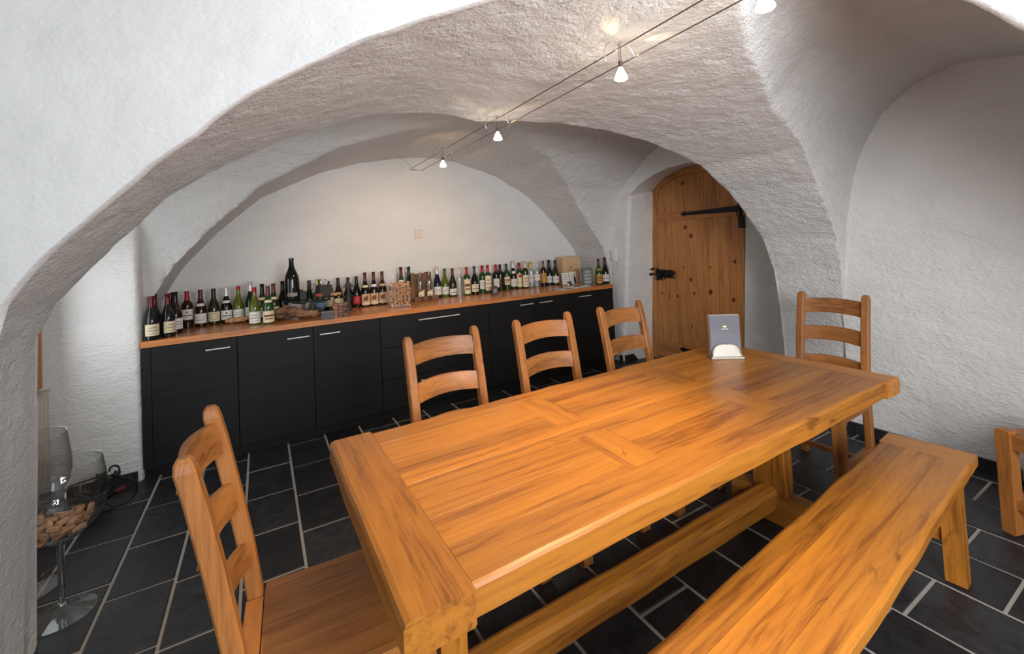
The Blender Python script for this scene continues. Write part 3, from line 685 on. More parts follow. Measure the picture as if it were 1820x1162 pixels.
LAB = {'w': PAPER, 'c': CREAM, 'g': GOLD, 'r': REDP, 'p': PINKP, 'b': BLUEP}
def bottle(u, vb, vt, kind, glass, cap, lab, desc, group, yc=None, neck=None, ink='lines', lz=None, caplen=.075, yaw=None, name='wine_bottle', zb=ZC, H=None):
    R = {'burg': .0405, 'bord': .0372, 'flute': .0365}.get(kind, .056)
    if vb is not None:
        a, b = counterfix(u, vb); P = pix(a, b, z=zb); d = ray(a, b); d.z = 0; d.normalize(); Cn = P+d*R
        if Cn.y > YB-.10: Cn *= (YB-.10)/Cn.y
    else:
        a, b = counterfix(u, vt); Cn = pix(a, b, y=yc)
    for k_ in range(60):
        st_ = (0 if k_ == 0 else ((k_+1)//2)*.006*(1 if k_ % 2 else -1)); c_ = Cn*(1+st_/Cn.length)
        if (3.87 < c_.y < YB-.05 or k_ == 0) and all((c_.xy-q.xy).length > R+r_+.002 for q, r_ in PLACED): Cn = c_; break
    PLACED.append((Cn.copy(), R))
    a, b = counterfix(u, vt); d = ray(a, b); t = math.hypot(Cn.x, Cn.y)/math.hypot(d.x, d.y); top = EYE+t*d.z
    h = H or min(.36, max(.27, top-zb))
    face = math.atan2(-Cn.y, -Cn.x)+pi/2
    o = empty(name, (Cn.x, Cn.y, zb), (face*.5 if yaw is None else yaw)+random.uniform(-.1, .1), desc, 'bottle', group)
    p = smooth_prof(prof(kind, h)); k = h/.30
    if glass == 'clear':
        inner = [(max(0, r-.0022), z+(.004 if z < .01 else 0)) for r, z in p[1:-2]][::-1]
        MB().lathe(p[:-2]+[(p[-3][0]-.003, p[-3][1])]+inner+[(0, .006)], 24).build('glass_body', G[glass], o, smooth=True)
    else: MB().lathe(p, 24).build('glass_body', G[glass], o, smooth=True)
    if cap:
        cl = caplen*k; zs = [h-cl, h-cl*.5, h-.015*k, h-.0135*k, h-.002]
        m = MB().lathe([(rad_at(p, z)+.0006, z) for z in zs[:2]]+[(.0148, h-.015*k), (.0162 if kind != 'mag' else .0202, h-.0132*k), (.0162 if kind != 'mag' else .0202, h-.002), (.0, h+.0008)], 20)
        m.build('capsule', CAP[cap], o, smooth=True)
    if neck: patch(p, h*.56, h*.63, .95, 'neck_label', LAB[neck], o, off=.0012)
    if lab:
        z0, z1 = lz or ((.03*k, .108*k) if kind in ('burg', 'flute') else (.045*k, .14*k)); hw = 1.15
        l = patch(p, z0, z1, hw, 'label', LAB[lab], o)
        hh = z1-z0
        if ink == 'lines':
            patch(p, z0+hh*.66, z0+hh*.74, .55, 'print', INKG, l, off=.0012, n=6); patch(p, z0+hh*.42, z0+hh*.5, .75, 'print', INKG, l, off=.0012, n=6); patch(p, z0+hh*.18, z0+hh*.22, .6, 'print', INKG, l, off=.0012, n=6)
        elif ink == 'red':
            patch(p, z0+hh*.55, z0+hh*.58, hw, 'print', INKR, l, off=.0012, n=8); patch(p, z0+hh*.3, z0+hh*.36, .7, 'print', INKG, l, off=.0012, n=6)
        elif ink == 'emblem':
            patch(p, z0+hh*.62, z0+hh*.82, .12, 'print', INK, l, off=.0012, n=4); patch(p, z0+hh*.36, z0+hh*.46, .8, 'print', INK, l, off=.0012, n=8); patch(p, z0+hh*.18, z0+hh*.22, .5, 'print', INKG, l, off=.0012, n=6)
        elif ink == 'ring':
            rows = []
            for i in range(21):
                t_ = 2*pi*i/20; row = []
                for s in (.78, .9):
                    a_ = -pi/2+s*.75*cos(t_); z = z0+hh*.5+s*hh*.42*sin(t_); r = rad_at(p, z)+.0012; row.append(V((r*cos(a_), r*sin(a_), z)))
                rows.append(row)
            MB().grid(rows).build('print', INKG, l, fix=False)
        elif ink == 'crest':
            patch(p, z0+hh*.72, z0+hh*.95, .5, 'print', INKR, l, off=.0012, n=6); patch(p, z0+hh*.3, z0+hh*.34, .8, 'print', INKG, l, off=.0012, n=6)
        elif ink == 'art':
            patch(p, z0+hh*.08, z0+hh*.22, hw, 'print', CREAM, l, off=.0012, n=8); patch(p, z0+hh*.4, z0+hh*.8, .5, 'print', INKB, l, off=.0012, n=6, slant=.01)
        elif ink == 'dark':
            patch(p, z0+hh*.5, z0+hh*.68, .85, 'print', INKB, l, off=.0012, n=8); patch(p, z0+hh*.28, z0+hh*.38, .7, 'print', INKB, l, off=.0012, n=6)
    return o
PLACED = []
random.seed(11)
g1 = 'wine bottles at the left end of the counter'; g2 = 'wine bottles in the middle of the counter'; g3 = 'wine bottles on the right half of the counter'
B = bottle
B(270.2, 607, 528, 'burg', 'black', 'dred', 'c', 'black wine bottle at the far left corner of the counter, cream label', g1, yaw=.35, ink='lines')
B(273.8, None, 524.5, 'burg', 'black', 'dred', None, 'wine bottle hidden behind the leftmost one, only its dark red capsule showing', g1, yc=4.02)
B(299.6, 601, 523, 'burg', 'black', 'dred', 'c', 'very dark bottle second from the left, cream label turned right', g1, yaw=.55)
B(307.5, None, 521, 'burg', 'wine', 'dred', None, 'dark bottle with red capsule squeezed behind the second bottle from left', g1, yc=4.16)
B(312.8, 592.5, 520, 'burg', 'wine', 'black', 'w', 'dark wine-red bottle with black capsule and white label, left group', g1, yaw=.45)
B(333.7, 585, 519, 'bord', 'brown', 'red', 'w', 'brown-red straight-shouldered bottle with bright red capsule, white label high up', g1, ink='emblem', lz=(.065, .145))
B(357.7, 582.5, 516, 'burg', 'brown', 'brown', 'w', 'dark brown bottle with small oval neck label and white label with red line', g1, neck='w', ink='red')
B(381, 578.6, 513.6, 'burg', 'olive', 'black', 'c', 'olive-black bottle whose cream label shows a large circle', g1, ink='ring')
B(403.4, 575.5, 511, 'burg', 'black', 'white', 'w', 'black bottle with silver-white capsule and white collar label', g1, neck='w', ink='emblem')
B(425, 573.5, 509, 'burg', 'lime', 'red', 'w', 'yellow-green bottle with short red capsule behind the long cork block', g1, caplen=.03)
B(444.4, None, 500.4, 'burg', 'dgreen', 'white', 'w', 'tall dark green bottle with white capsule behind two others, left group', g1, yc=4.28)
B(453.7, 577.8, 510.5, 'burg', 'lime', 'red', 'w', 'light green bottle with red capsule and plain white label, front row', g1, caplen=.045, lz=(.012, .10))
B(465.3, None, 505, 'burg', 'olive', 'black', 'c', 'olive bottle with black capsule and cream collar, back row of left group', g1, yc=4.25, neck='c')
B(477.7, 576.3, 508, 'burg', 'green', 'brown', 'c', 'green bottle with brown capsule, yellow sash and cream label, front row beside driftwood', g1, neck='c', ink='dark', lz=(.012, .10))
B(485.5, None, 504, 'burg', 'olive', 'brown', 'c', 'brown-capped bottle peeking out behind the green one beside the driftwood', g1, yc=4.22, neck='c')
B(501.7, None, 499.6, 'burg', 'black', 'black', None, 'slim black bottle just left of the magnum, back row', g2, yc=4.30)
B(549, None, 498, 'burg', 'dgreen', 'black', 'w', 'dark green bottle with black capsule right behind the scale weights', g2, yc=4.32)
B(567.5, None, 496, 'burg', 'lime', None, 'b', 'olive-green uncapped bottle behind the scale, blue label low down', g2, yc=4.34)
B(583, None, 506, 'bord', 'black', 'black', 'c', 'black bottle with cream double label behind the middle of the scale', g2, yc=4.36)
B(600.5, None, 493, 'burg', 'wine', 'black', 'c', 'dark wine-red bottle behind the right scale pan', g2, yc=4.38)
B(618, None, 492, 'burg', 'black', 'black', None, 'plain black bottle behind the small iron figure', g2, yc=4.40)
B(634.9, 545.4, 490, 'burg', 'black', 'black', 'r', 'black bottle with vivid red label', g2)
B(650.4, 543.8, 483, 'burg', 'black', 'brown', 'p', 'first of three picture-label bottles, the one beside the red label', g2, neck='c', ink='art', lz=(.015, .12))
B(665.8, 542.3, 481.6, 'burg', 'wine', 'brown', 'p', 'middle one of three picture-label bottles with oval neck labels', g2, neck='w', ink='art', lz=(.015, .12))
B(680.9, 540.7, 480.8, 'burg', 'brown', 'brown', 'p', 'amber-brown picture-label bottle next to the box of corks', g2, neck='p', ink='art', lz=(.015, .12))
B(712, None, 473, 'burg', 'green', 'dred', 'w', 'green bottle with dark red domed capsule behind the box of corks', g2, yc=4.40, neck='w')
B(728.6, 535, 472, 'burg', 'dgreen', 'black', 'w', 'dark green bottle with dotted white label between corks and rustic rack', g2, ink='emblem')
B(778.4, 528, 471, 'burg', 'blue', 'white', 'w', 'blue-black bottle with silver-white capsule just right of the rustic rack', g3)
B(792.2, 526, 475, 'burg', 'lime', 'green', 'w', 'short bright yellow-green bottle with green capsule, white label', g3)
B(805.7, 525.3, 474.4, 'burg', 'olive', 'brown', 'w', 'olive bottle with brown capsule and wide white label with dark lettering', g3, ink='emblem', lz=(.02, .085))
B(818, 524.6, 472.7, 'bord', 'clear', 'cream', None, 'first clear glass bottle, standing between olive and green ones', g3, caplen=.03)
B(831, 522.6, 472, 'bord', 'green', 'red', 'c', 'green straight-shouldered bottle with red capsule and tall cream label, beside clear bottle', g3, ink='dark', lz=(.015, .17))
B(844.8, 521.2, 470.3, 'burg', 'black', 'blue', 'c', 'black bottle with blue-grey capsule and cream label', g3, ink='emblem')
B(856.2, None, 469.3, 'bord', 'green', 'red', 'w', 'green bottle with red capsule behind the black stopper ornament', g3, yc=4.42)
B(868.6, 518, 468, 'bord', 'green', 'red', 'c', 'green bottle with red capsule and the tallest cream label', g3, lz=(.03, .19))
B(880.6, None, 467.2, 'bord', 'dgreen', 'red', 'w', 'dark green bottle with red capsule behind the small grey box', g3, yc=4.43)
B(890.7, 514.5, 466.8, 'bord', 'brown', 'black', None, 'slim dark brown unlabelled bottle with black capsule', g3)
B(902, 513, 465.4, 'bord', 'green', 'green', 'c', 'vivid green bottle with square cream label high on its body', g3, lz=(.06, .15), ink='dark', caplen=.02)
B(913.7, 511, 460.3, 'burg', 'brown', 'white', 'w', 'red-brown bottle with white capsule, white neck oval and white label', g3, neck='w')
B(924.2, 510.4, 463.5, 'bord', 'green', 'red', 'c', 'green bottle with red capsule and red crest atop its cream label', g3, ink='crest', lz=(.02, .17))
B(934.8, 509.2, 460.5, 'bord', 'olive', 'cream', 'c', 'olive bottle with cream capsule and cream label', g3, lz=(.02, .155))
B(945, 507.6, 461.5, 'bord', 'clear', 'yellow', 'w', 'clear bottle with yellow capsule', g3, lz=(.06, .15))
B(955.6, 507.6, 460.9, 'bord', 'clear', None, 'w', 'clear uncapped bottle with white label next to the amber-labelled one', g3, lz=(.08, .15))
B(967, 506, 459.9, 'bord', 'wine', 'grey', 'g', 'wine-red bottle with grey-brown capsule and orange-gold label', g3, lz=(.045, .16), ink=None)
B(977.4, 503.4, 458, 'burg', 'dgreen', 'black', 'w', 'dark bottle with long black capsule, second left of the wooden box', g3, caplen=.09)
B(988.2, 503.4, 458.7, 'burg', 'olive', 'black', 'w', 'dark brown-olive bottle standing against the left of the wooden box', g3, caplen=.08)
B(1065.4, 502.2, 455.7, 'burg', 'green', 'brown', 'g', 'green bottle with brown capsule and gold labels at the right end', g3, neck='g', ink='dark', lz=(.02, .12))
B(1077, 500.4, 453, 'burg', 'black', 'black', 'w', 'black bottle at the far right end of the counter, white label', g3, ink='emblem')
# extra labels seen behind the scale
# ---- wooden crate, card, sign bin ----
def text_mesh(txt, size, name, mat, parent, loc, rot, align='CENTER', ext=.0004):
    cu = bpy.data.curves.new('t', 'FONT'); cu.body = txt; cu.size = size; cu.align_x = align; cu.extrude = ext; cu.resolution_u = 2
    to = bpy.data.objects.new('t', cu); C.objects.link(to)
    dg = bpy.context.evaluated_depsgraph_get(); me = bpy.data.meshes.new_from_object(to.evaluated_get(dg))
    bpy.data.objects.remove(to); bpy.data.curves.remove(cu)
    me.materials.clear(); return link(me, name, mat, parent, loc, rot)
cp = pix(*counterfix(1017, 500), z=ZC)
cr = empty('wine_crate', (cp.x-.02, 4.37, ZC), RD(-3), 'upright pale wooden wine box with printed house logo, behind white card', 'wooden box')
cw, chh, cdp = .125, .33, .055
MB().box(-cw, cw, -cdp, -cdp+.008, 0, chh, .001).build('sliding_lid', CRATE, cr)
for x in (-cw, cw-.008): MB().box(x, x+.008, -cdp+.008, cdp, 0, chh, .001).build('side_panel', CRATE, cr)
MB().box(-cw+.008, cw-.008, -cdp+.008, cdp, chh-.008, chh, .001).build('end_panel', CRATE, cr); MB().box(-cw+.008, cw-.008, -cdp+.008, cdp, 0, .008, .001).build('end_panel', CRATE, cr)
MB().box(-cw+.008, cw-.008, cdp-.008, cdp, .008, chh-.008).build('back_panel', CRATE, cr)
text_mesh('STEINKADER', .030, 'lettering', INKB, cr, (0, -cdp-.0006, .158), (pi/2, 0, 0))
MB().tube([V((.075*cos(a), -cdp-.0005, .20+.035*sin(a))) for a in [pi*k/14 for k in range(15)]], .0012, 5).build('logo_arc', INKB, cr)
MB().tube([V((-.014, -cdp-.001, .197)), V((-.004, -cdp-.001, .206)), V((.004, -cdp-.001, .200)), V((.016, -cdp-.001, .199))], .006, 6, taper=[.6, 1.2, 1, .5]).build('logo_mark', INK, cr)
k1 = pix(*counterfix(1019, 503), z=ZC)
wc = empty('price_card', (k1.x, 4.235, ZC+.006), RD(-2), 'small white folded card with printed columns leaning before the wooden box', 'card')
MB().box(-.10, .10, -.001, .001, 0, .14, M=Matrix.Rotation(RD(-10), 4, 'X')).build('card_sheet', PAPER, wc)
for i in range(4):
    MB().box(-.088, -.02, -.0022, -.0012, .035+.025*i, .040+.025*i, M=Matrix.Rotation(RD(-10), 4, 'X')).build('print_line', INKG, wc)
    MB().box(-.005, .005, -.0022, -.0012, .033+.025*i, .043+.025*i, M=Matrix.Rotation(RD(-10), 4, 'X')).build('print_mark', INK, wc)
    MB().box(.012, .055, -.0022, -.0012, .035+.025*i, .040+.025*i, M=Matrix.Rotation(RD(-10), 4, 'X')).build('print_line', INKG, wc)
Mb = Matrix.Rotation(RD(-10), 4, 'X') @ Matrix.Translation((.08, -.003, .004)) @ Matrix.Diagonal((.42, .05, .42, 1))
MB().lathe(prof('burg', .29), 14, M=Mb).build('printed_bottle', INK, wc)
for i, (uu, vv, w_, d_, a, lb) in enumerate([(1012, 509, .15, .075, .2, 'loose white brochure lying flat in front of the white card'), (1028, 506.5, .14, .07, -.25, 'second flat brochure fanned out under the white card')]):
    q_ = pix(*counterfix(uu, vv), z=ZC)
    o = MB().box(-w_, w_, -d_, d_, 0, .002+.0016*i).build('brochure', PAPER, None, loc=(q_.x, min(q_.y, 4.1)+.02*i, ZC+.0026*i), rot=(0, 0, a)); tag(o, lb, 'brochure', 'brochures before the wooden box')
    MB().box(-w_*.3, w_*.35, -d_*.6, d_*.5, .002+.0016*i, .0026+.0016*i).build('printed_picture', INKB, o)
q_ = pix(*counterfix(996, 503), z=ZC)
o = empty('bottle_stopper', (q_.x, 4.16, ZC), 0, 'small white and brown stopper ornament at the left foot of the card', 'stopper')
MB().lathe([(0, 0), (.014, 0), (.016, .012), (.008, .022), (0, .024)], 12).build('stopper_base', WHITEP, o); MB().lathe([(0, .0), (.018, .008), (.022, .03), (.012, .048), (0, .052)], 12, c=(.035, .01, 0)).build('stopper_knob', flat('brown_knob', srgb(90, 66, 54), .5), o)
q_ = pix(*counterfix(1049, 503.4), z=ZC)
bn2 = empty('sign_bucket', (q_.x, q_.y+.05, ZC), RD(-22), 'grey metal bucket lettered SAVE WATER DRINK WINE', 'bucket')
GM = flat('grey_painted_metal', srgb(112, 116, 112), .45)
m = MB(); n = 28; prf = [(.055, 0), (.062, .19), (.064, .195), (.062, .198), (.059, .194), (.053, .006), (0, .006)]
MB().lathe([(0, 0)]+prf, n).build('bucket_wall', GM, bn2, smooth=True)
for i, t_ in enumerate(['SAVE', 'WATER', 'DRINK', 'WINE']):
    zb = .145-.038*i; tm = text_mesh(t_, .036, 'lettering', INKW, bn2, (0, 0, 0), (0, 0, 0))
    for v in tm.data.vertices:
        x, y = v.co.x, v.co.y; z = zb+y; r = .055+.007*z/.19+.0006+v.co.z; a = -pi/2+x/.0595
        v.co = V((r*cos(a), r*sin(a), z))
# ---- long cork block, driftwood, cork bin, rustic rack ----
def lump(name, pts, rad, mat, lab, cat, seed=0, n=26, amp=.25, flatz=.8):
    pts = [V(p) for p in pts]; P2 = []; R2 = []
    for i in range(len(pts)-1):
        for k in range(6): P2.append(pts[i].lerp(pts[i+1], k/6)); R2.append(rad[i]+(rad[i+1]-rad[i])*k/6)
    P2.append(pts[-1]); R2.append(rad[-1]); m_ = len(P2); rows = []
    for i, (p, r) in enumerate(zip(P2, R2)):
        t = (P2[min(i+1, m_-1)]-P2[max(0, i-1)]).normalized(); a = V((0, 0, 1)).cross(t).normalized(); b = t.cross(a)
        e = min(1, .45+.2*min(i, m_-1-i))
        row = []
        for j in range(n):
            th = 2*pi*j/n; q = V((i*.16+seed, cos(th)*1.4, sin(th)*1.4))
            rr = r*e*(1+amp*noise.noise(q)+amp*.9*abs(noise.noise(V((i*.12+seed, cos(th)*4, sin(th)*4))))-amp*.2+amp*.35*noise.noise(q*5)); row.append(p+rr*(cos(th)*a+flatz*sin(th)*b))
        rows.append(row)
    vs = [p for r in rows for p in r]; fs = [(i*n+j, i*n+(j+1) % n, (i+1)*n+(j+1) % n, (i+1)*n+j) for i in range(m_-1) for j in range(n)]
    fs += [tuple(range(n)), tuple((m_-1)*n+j for j in range(n))[::-1]]
    zl = min(v.z for v in vs); c = V((sum(v.x for v in vs)/len(vs), sum(v.y for v in vs)/len(vs), zl))
    o = MB().add([v-c for v in vs], fs).build(name, mat, None, loc=(c.x, c.y, ZC), smooth=False); return tag(o, lab, cat)
a = pix(*counterfix(400, 577), z=ZC); b = pix(*counterfix(443, 574), z=ZC)
pts = [a.lerp(b, k/8)+V((0, .035, .03+.012*k/8)) for k in range(9)]
lump('cork_block', pts, [.022, .030, .033, .031, .034, .031, .030, .027, .018], CORKM, 'long brown strip of raw cork lying before the yellow-green bottle', 'cork', seed=2, amp=.25, flatz=.6)
cps = [(489, 572, .030), (496, 570, .044), (505, 568, .052), (516, 567, .050), (527, 567, .044), (537, 567, .036), (547, 567, .027), (556, 566, .027), (563, 565, .024), (567, 565, .014)]
pts = [pix(*counterfix(u, v), z=ZC)+V((0, .0, r*.8)) for u, v, r in cps]
lump('driftwood', pts, [c[2]*1.05 for c in cps], DRIFT, 'gnarled brown driftwood root lying in front of the scale', 'driftwood', seed=5, amp=.5)
q0 = pix(*counterfix(693, 546), z=ZC); q1 = pix(*counterfix(730, 543), z=ZC)
bw = (q1-q0).length; bx = V(((q0.x+q1.x)/2, (q0.y+q1.y)/2, ZC)); ba = math.atan2(q1.y-q0.y, q1.x-q0.x); bh = .205; bdp = .10
cb = empty('glass_vase', bx+V((-sin(ba)*bdp/2, cos(ba)*bdp/2, 0)), ba, 'square clear glass vase filled with wine corks', 'vase')
hw = bw/2
MB().box(-hw, hw, -bdp/2, bdp/2, 0, .004).build('vase_base', GLASS, cb)
MB().box(-hw, hw, -bdp/2, -bdp/2+.003, .004, bh).box(-hw, hw, bdp/2-.003, bdp/2, .004, bh).box(-hw, -hw+.003, -bdp/2+.003, bdp/2-.003, .004, bh).box(hw-.003, hw, -bdp/2+.003, bdp/2-.003, .004, bh).build('vase_wall', GLASS, cb)
cork0 = MB().lathe([(0, -.022), (.0105, -.022), (.0118, -.020), (.0118, .020), (.0105, .022), (0, .022)], 10)
cme = cork0.build('cork', CORKM, smooth=True); cnt = 0; first = True
def putcork(loc, rot, lab, grp, sc_=1):
    global first
    if first: o = cme; first = False
    else: o = cme.copy(); C.objects.link(o)
    o.location = loc; o.rotation_euler = rot; o.scale = (sc_,)*3; tag(o, lab, 'cork', grp)
random.seed(5)
MW = cb.matrix_basis if False else Matrix.Translation(cb.location) @ Matrix.Rotation(ba, 4, 'Z')
nx = int((bw-.03)/.029)
for iz in range(9):
    for ix in range(nx+1):
        for iy in range(3):
            p = V((-hw+.019+ix*(bw-.038)/nx+random.uniform(-.003, .003), -bdp/2+.020+iy*.029+random.uniform(-.002, .003), .018+iz*.0232+random.uniform(-.003, .003)+(.004 if ix % 2 else 0)))
            r = (random.uniform(0, 3.1), random.uniform(-.9, .9), random.uniform(-1.5, 1.5)+ba)
            putcork(MW @ p, r, 'used wine cork inside the square glass vase on the counter', 'corks in the square vase', .92)
# rustic rack with two clear bottles
q0 = pix(*counterfix(738, 536), z=ZC); q1 = pix(*counterfix(776, 531), z=ZC); ra = math.atan2(q1.y-q0.y, q1.x-q0.x); rw = (q1-q0).length
rk = empty('rustic_rack', ((q0.x+q1.x)/2, min((q0.y+q1.y)/2, 4.3)+.05, ZC), ra*.3, 'rustic bottle rack of weathered bark boards holding two clear bottles', 'rack')
random.seed(9)
xb = -rw/2
while xb < rw/2-.03:
    w_ = random.uniform(.028, .04); h_ = random.uniform(.27, .30)
    if xb+w_ < rw/2-.05 or True: board(xb, xb+w_, .05, .065+random.uniform(0, .008), 0, h_, BARK, 'bark_board', rk, wav=(.006, .006), ch=.003, seed=xb*50)
    xb += w_
board(-rw/2, rw/2+.02, -.045, .05, 0, .018, BARK, 'tray', rk, ch=.002); board(-rw/2, rw/2+.02, -.05, -.042, 0, .05, BARK, 'front_lip', rk, ch=.002)
R0 = Matrix.Translation(rk.location) @ Matrix.Rotation(ra*.3, 4, 'Z')
for i, xx in enumerate((-.035, .055)):
    w_ = R0 @ V((xx, .0, .0185))
    o = empty('clear_bottle', w_, .25, ['left clear bottle with slanted cream label in the bark rack', 'right clear bottle with slanted cream label in the bark rack'][i], 'bottle', 'clear bottles in the bark rack')
    p = prof('bord', .285); inner = [(max(0, r-.0022), z+(.004 if z < .01 else 0)) for r, z in p[1:-2]][::-1]
    MB().lathe(p[:-2]+[(p[-3][0]-.003, p[-3][1])]+inner+[(0, .006)], 24).build('glass_body', GLASS, o, smooth=True)
    l = patch(p, .02, .085, 1.1, 'label', CREAM, o, slant=.018); patch(p, .035, .05, .15, 'print', flat('green_print%d' % i, [srgb(70, 130, 60), srgb(120, 60, 60)][i], .6), l, off=.0012, n=3, side=-.5)
# small objects near the middle right
q_ = pix(*counterfix(858, 517), z=ZC)
o = empty('stopper_ornament', (q_.x, q_.y+.03, ZC), 0, 'glossy black grape-shaped stopper on a small silver tray among the bottles', 'ornament')
m = MB(); random.seed(2)
for i in range(16): c = V((random.uniform(-.035, .03), random.uniform(-.02, .02), .02+random.random()*.05)); m.lathe([(0, -.013), (.009, -.009), (.013, 0), (.009, .009), (0, .013)], 8, c=c)
m.build('grape_cluster', G['black'], o, smooth=True)
MB().tube([(0, 0, .06), (.02, 0, .085), (.035, 0, .12)], .012, 10, taper=[1, 1, 1.2]).build('pourer', STEEL, o, smooth=True)
MB().box(-.05, .04, -.03, .03, 0, .006, .002).build('tray', STEEL, o)
q_ = pix(*counterfix(881.5, 521), z=ZC)
o = empty('grey_box', (q_.x, q_.y+.025, ZC), -.2, 'small dark grey arched box before the unlabelled brown bottle', 'box')
GB = flat('dark_grey_card', srgb(72, 66, 68), .6); ar = [(-.032, 0), (.032, 0), (.032, .07), (.024, .088), (0, .094), (-.024, .088), (-.032, .07)]
MB().add([V((x, y, z)) for y in (-.02, .02) for x, z in ar], [tuple(range(7)), tuple(range(13, 6, -1))]+[(i, (i+1) % 7, 7+(i+1) % 7, 7+i) for i in range(7)]).build('box_body', GB, o)
MB().box(-.014, .014, -.0215, -.0195, .02, .06).build('window_patch', INKG, o)

# ---- antique scale with pans, magnum, weights ----
s0 = pix(523.5, 566, z=ZC); s1 = pix(586, 561, z=ZC)
sy = 4.15; sx0 = s0.x*sy/s0.y; sx1 = s1.x*sy/s1.y; sx = (sx0+sx1)/2
sc_ = empty('kitchen_scale', (sx, sy, ZC), 0, 'antique black iron balance scale with two round pans', 'scale')
hx = (sx1-sx0)/2
MB().box(-hx*.75, hx*.75, -.05, .05, 0, .035, .006).box(-hx*.55, hx*.55, -.04, .04, .035, .06, .01).build('base', IRONM, sc_)
MB().lathe([(0, .06), (.03, .06), (.022, .08), (.014, .11), (.02, .125), (0, .13)], 16).build('column', IRONM, sc_, smooth=True)
MB().tube([(-hx, 0, .125), (-hx*.5, 0, .115), (0, 0, .128), (hx*.5, 0, .115), (hx, 0, .125)], .010, 8).build('beam', IRONM, sc_, smooth=True)
for x, r, zz in ((-hx, .095, .13), (hx, .12, .145)):
    pn = MB().lathe([(0, zz), (.5*r, zz), (r*.93, zz+.006), (r, zz+.016), (r*.97, zz+.017), (r*.9, zz+.010), (r*.5, zz+.005), (0, zz+.005)], 30, c=(x, 0, 0)).build('pan', IRONM, sc_, smooth=True)
    MB().lathe([(0, .118), (.014, .118), (.012, zz), (0, zz)], 12, c=(x, 0, 0)).build('pan_post', IRONM, sc_)
mg = bottle(520.3, None, 453, 'mag', 'black', 'black', None, 'large black magnum bottle standing on the left scale pan', None, yc=sy, caplen=.02, name='magnum_bottle', zb=ZC+.138, H=.36)
mg.location.x = sx-hx-.01
p_ = prof('mag', .36); patch(p_, .045, .075, .7, 'label', INKG, mg, off=.001)
for i, (dx, dy, s_, h_, lb) in enumerate([(.065, -.03, .026, .075, 'small black block weight beside the magnum on the left pan'), (.045, .05, .026, .085, 'black block weight behind the other one on the left pan')]):
    o = empty('scale_weight', (sx-hx+dx, sy+dy*.6, ZC+.142), .2, lb, 'weight', 'block weights on the left pan')
    MB().box(-s_, s_, -s_*.8, s_*.8, 0, h_, .005).build('weight_body', IRONM, o); MB().lathe([(0, h_-.001), (.008, h_-.001), (.006, h_+.008), (0, h_+.009)], 10).build('weight_knob', IRONM, o)
o = empty('iron_weight', (sx+hx-.035, sy+.02, ZC+.152), .3, 'large tapered cast-iron weight with a ring on top, on the scale', 'weight')
MB().add([V((a*s, b*s*.9, z)) for s, z in ((.066, 0), (.062, .01), (.05, .095), (.045, .1)) for a, b in ((-1, -1), (1, -1), (1, 1), (-1, 1))], [(0, 3, 2, 1), (12, 13, 14, 15)]+[(k*4+i, k*4+(i+1) % 4, k*4+4+(i+1) % 4, k*4+4+i) for k in range(3) for i in range(4)]).build('weight_body', IRONM, o)
MB().tube([V((.026*cos(2*pi*k/20), 0, .122+.026*sin(2*pi*k/20))) for k in range(21)], .0055, 8).build('ring', STEEL, o, smooth=True)
random.seed(21)
for i in range(7):
    a = random.uniform(0, 6.28)
    putcork(V((sx+hx+.055+random.uniform(-.03, .03), sy-.065+random.uniform(-.01, .02), ZC+.166+.006*(i % 2))), (pi/2, random.uniform(-.2, .2), a), 'pale wine cork heaped on the right scale pan', 'corks on the right scale pan', .9)
RC = flat('red_waxed_cork', srgb(160, 70, 60), .6)
for i in range(4):
    o = cme.copy(); o.data = cme.data.copy(); C.objects.link(o); o.data.materials[0] = RC; o.location = (sx+hx-.075-.018*(i % 2), sy-.07+.012*i, ZC+.167+.003*i); o.rotation_euler = (pi/2, 0, .8*i); o.scale = (.85,)*3
    o.name = 'cork'; tag(o, 'wine-stained cork on the left edge of the right scale pan', 'cork', 'wine-stained corks on the right scale pan')
# grey block, brick-red woven block, dried flowers, small iron figure, wire stand
q_ = pix(*counterfix(584, 568), z=ZC)
o = empty('stone_block', (q_.x, q_.y+.05, ZC), -.15, 'small dark grey stone block at the foot of the scale', 'block')
MB().box(-.045, .045, -.03, .03, 0, .055, .004).build('block_body', flat('grey_stone', srgb(84, 86, 86), .7), o); MB().box(-.047, .047, -.032, .032, .055, .062, .002).build('block_top', flat('grey_stone_top', srgb(120, 118, 112), .7), o)
q_ = pix(*counterfix(607, 564), z=ZC)
o = empty('cork_cube', (q_.x, q_.y+.06, ZC), -.1, 'reddish-brown cube built of stacked cork pieces beside the scale', 'cube')
CR = wood('red_brown_cork', srgb(150, 108, 92), srgb(104, 66, 56), 'X', rough=.85, coat=0, knots=.4, var=.2)
for r in range(6):
    for c_ in range(3): MB().box(-.055+.037*c_+(.006 if r % 2 else 0), -.055+.037*c_+.034+(.006 if r % 2 else 0), -.045, .045, .019*r, .019*r+.0175, .003).build('piece', CR, o)
q_ = pix(*counterfix(618, 563), z=ZC)
o = empty('dried_flowers', (q_.x, q_.y+.02, ZC), 0, 'bunch of dark dried blossoms hanging at the corner of the cork cube', 'dried flowers')
m = MB(); random.seed(8)
for i in range(40): c = V((random.uniform(-.02, .022), random.uniform(-.02, .02), .008+random.random()*.10)); m.lathe([(0, -.006), (.006, 0), (0, .007)], 5, c=c)
m.build('blossoms', flat('dried_blossom', srgb(76, 60, 58), .8), o); MB().tube([(0, 0, .10), (.004, 0, .125), (0, .005, .145)], .002, 5).build('stem', BARK, o)
q_ = pix(*counterfix(622, 552), z=ZC)
o = empty('iron_figure', (q_.x, q_.y+.05, ZC), 0, 'small black iron figure with flat hat between the scale and the red-labelled bottle', 'figurine')
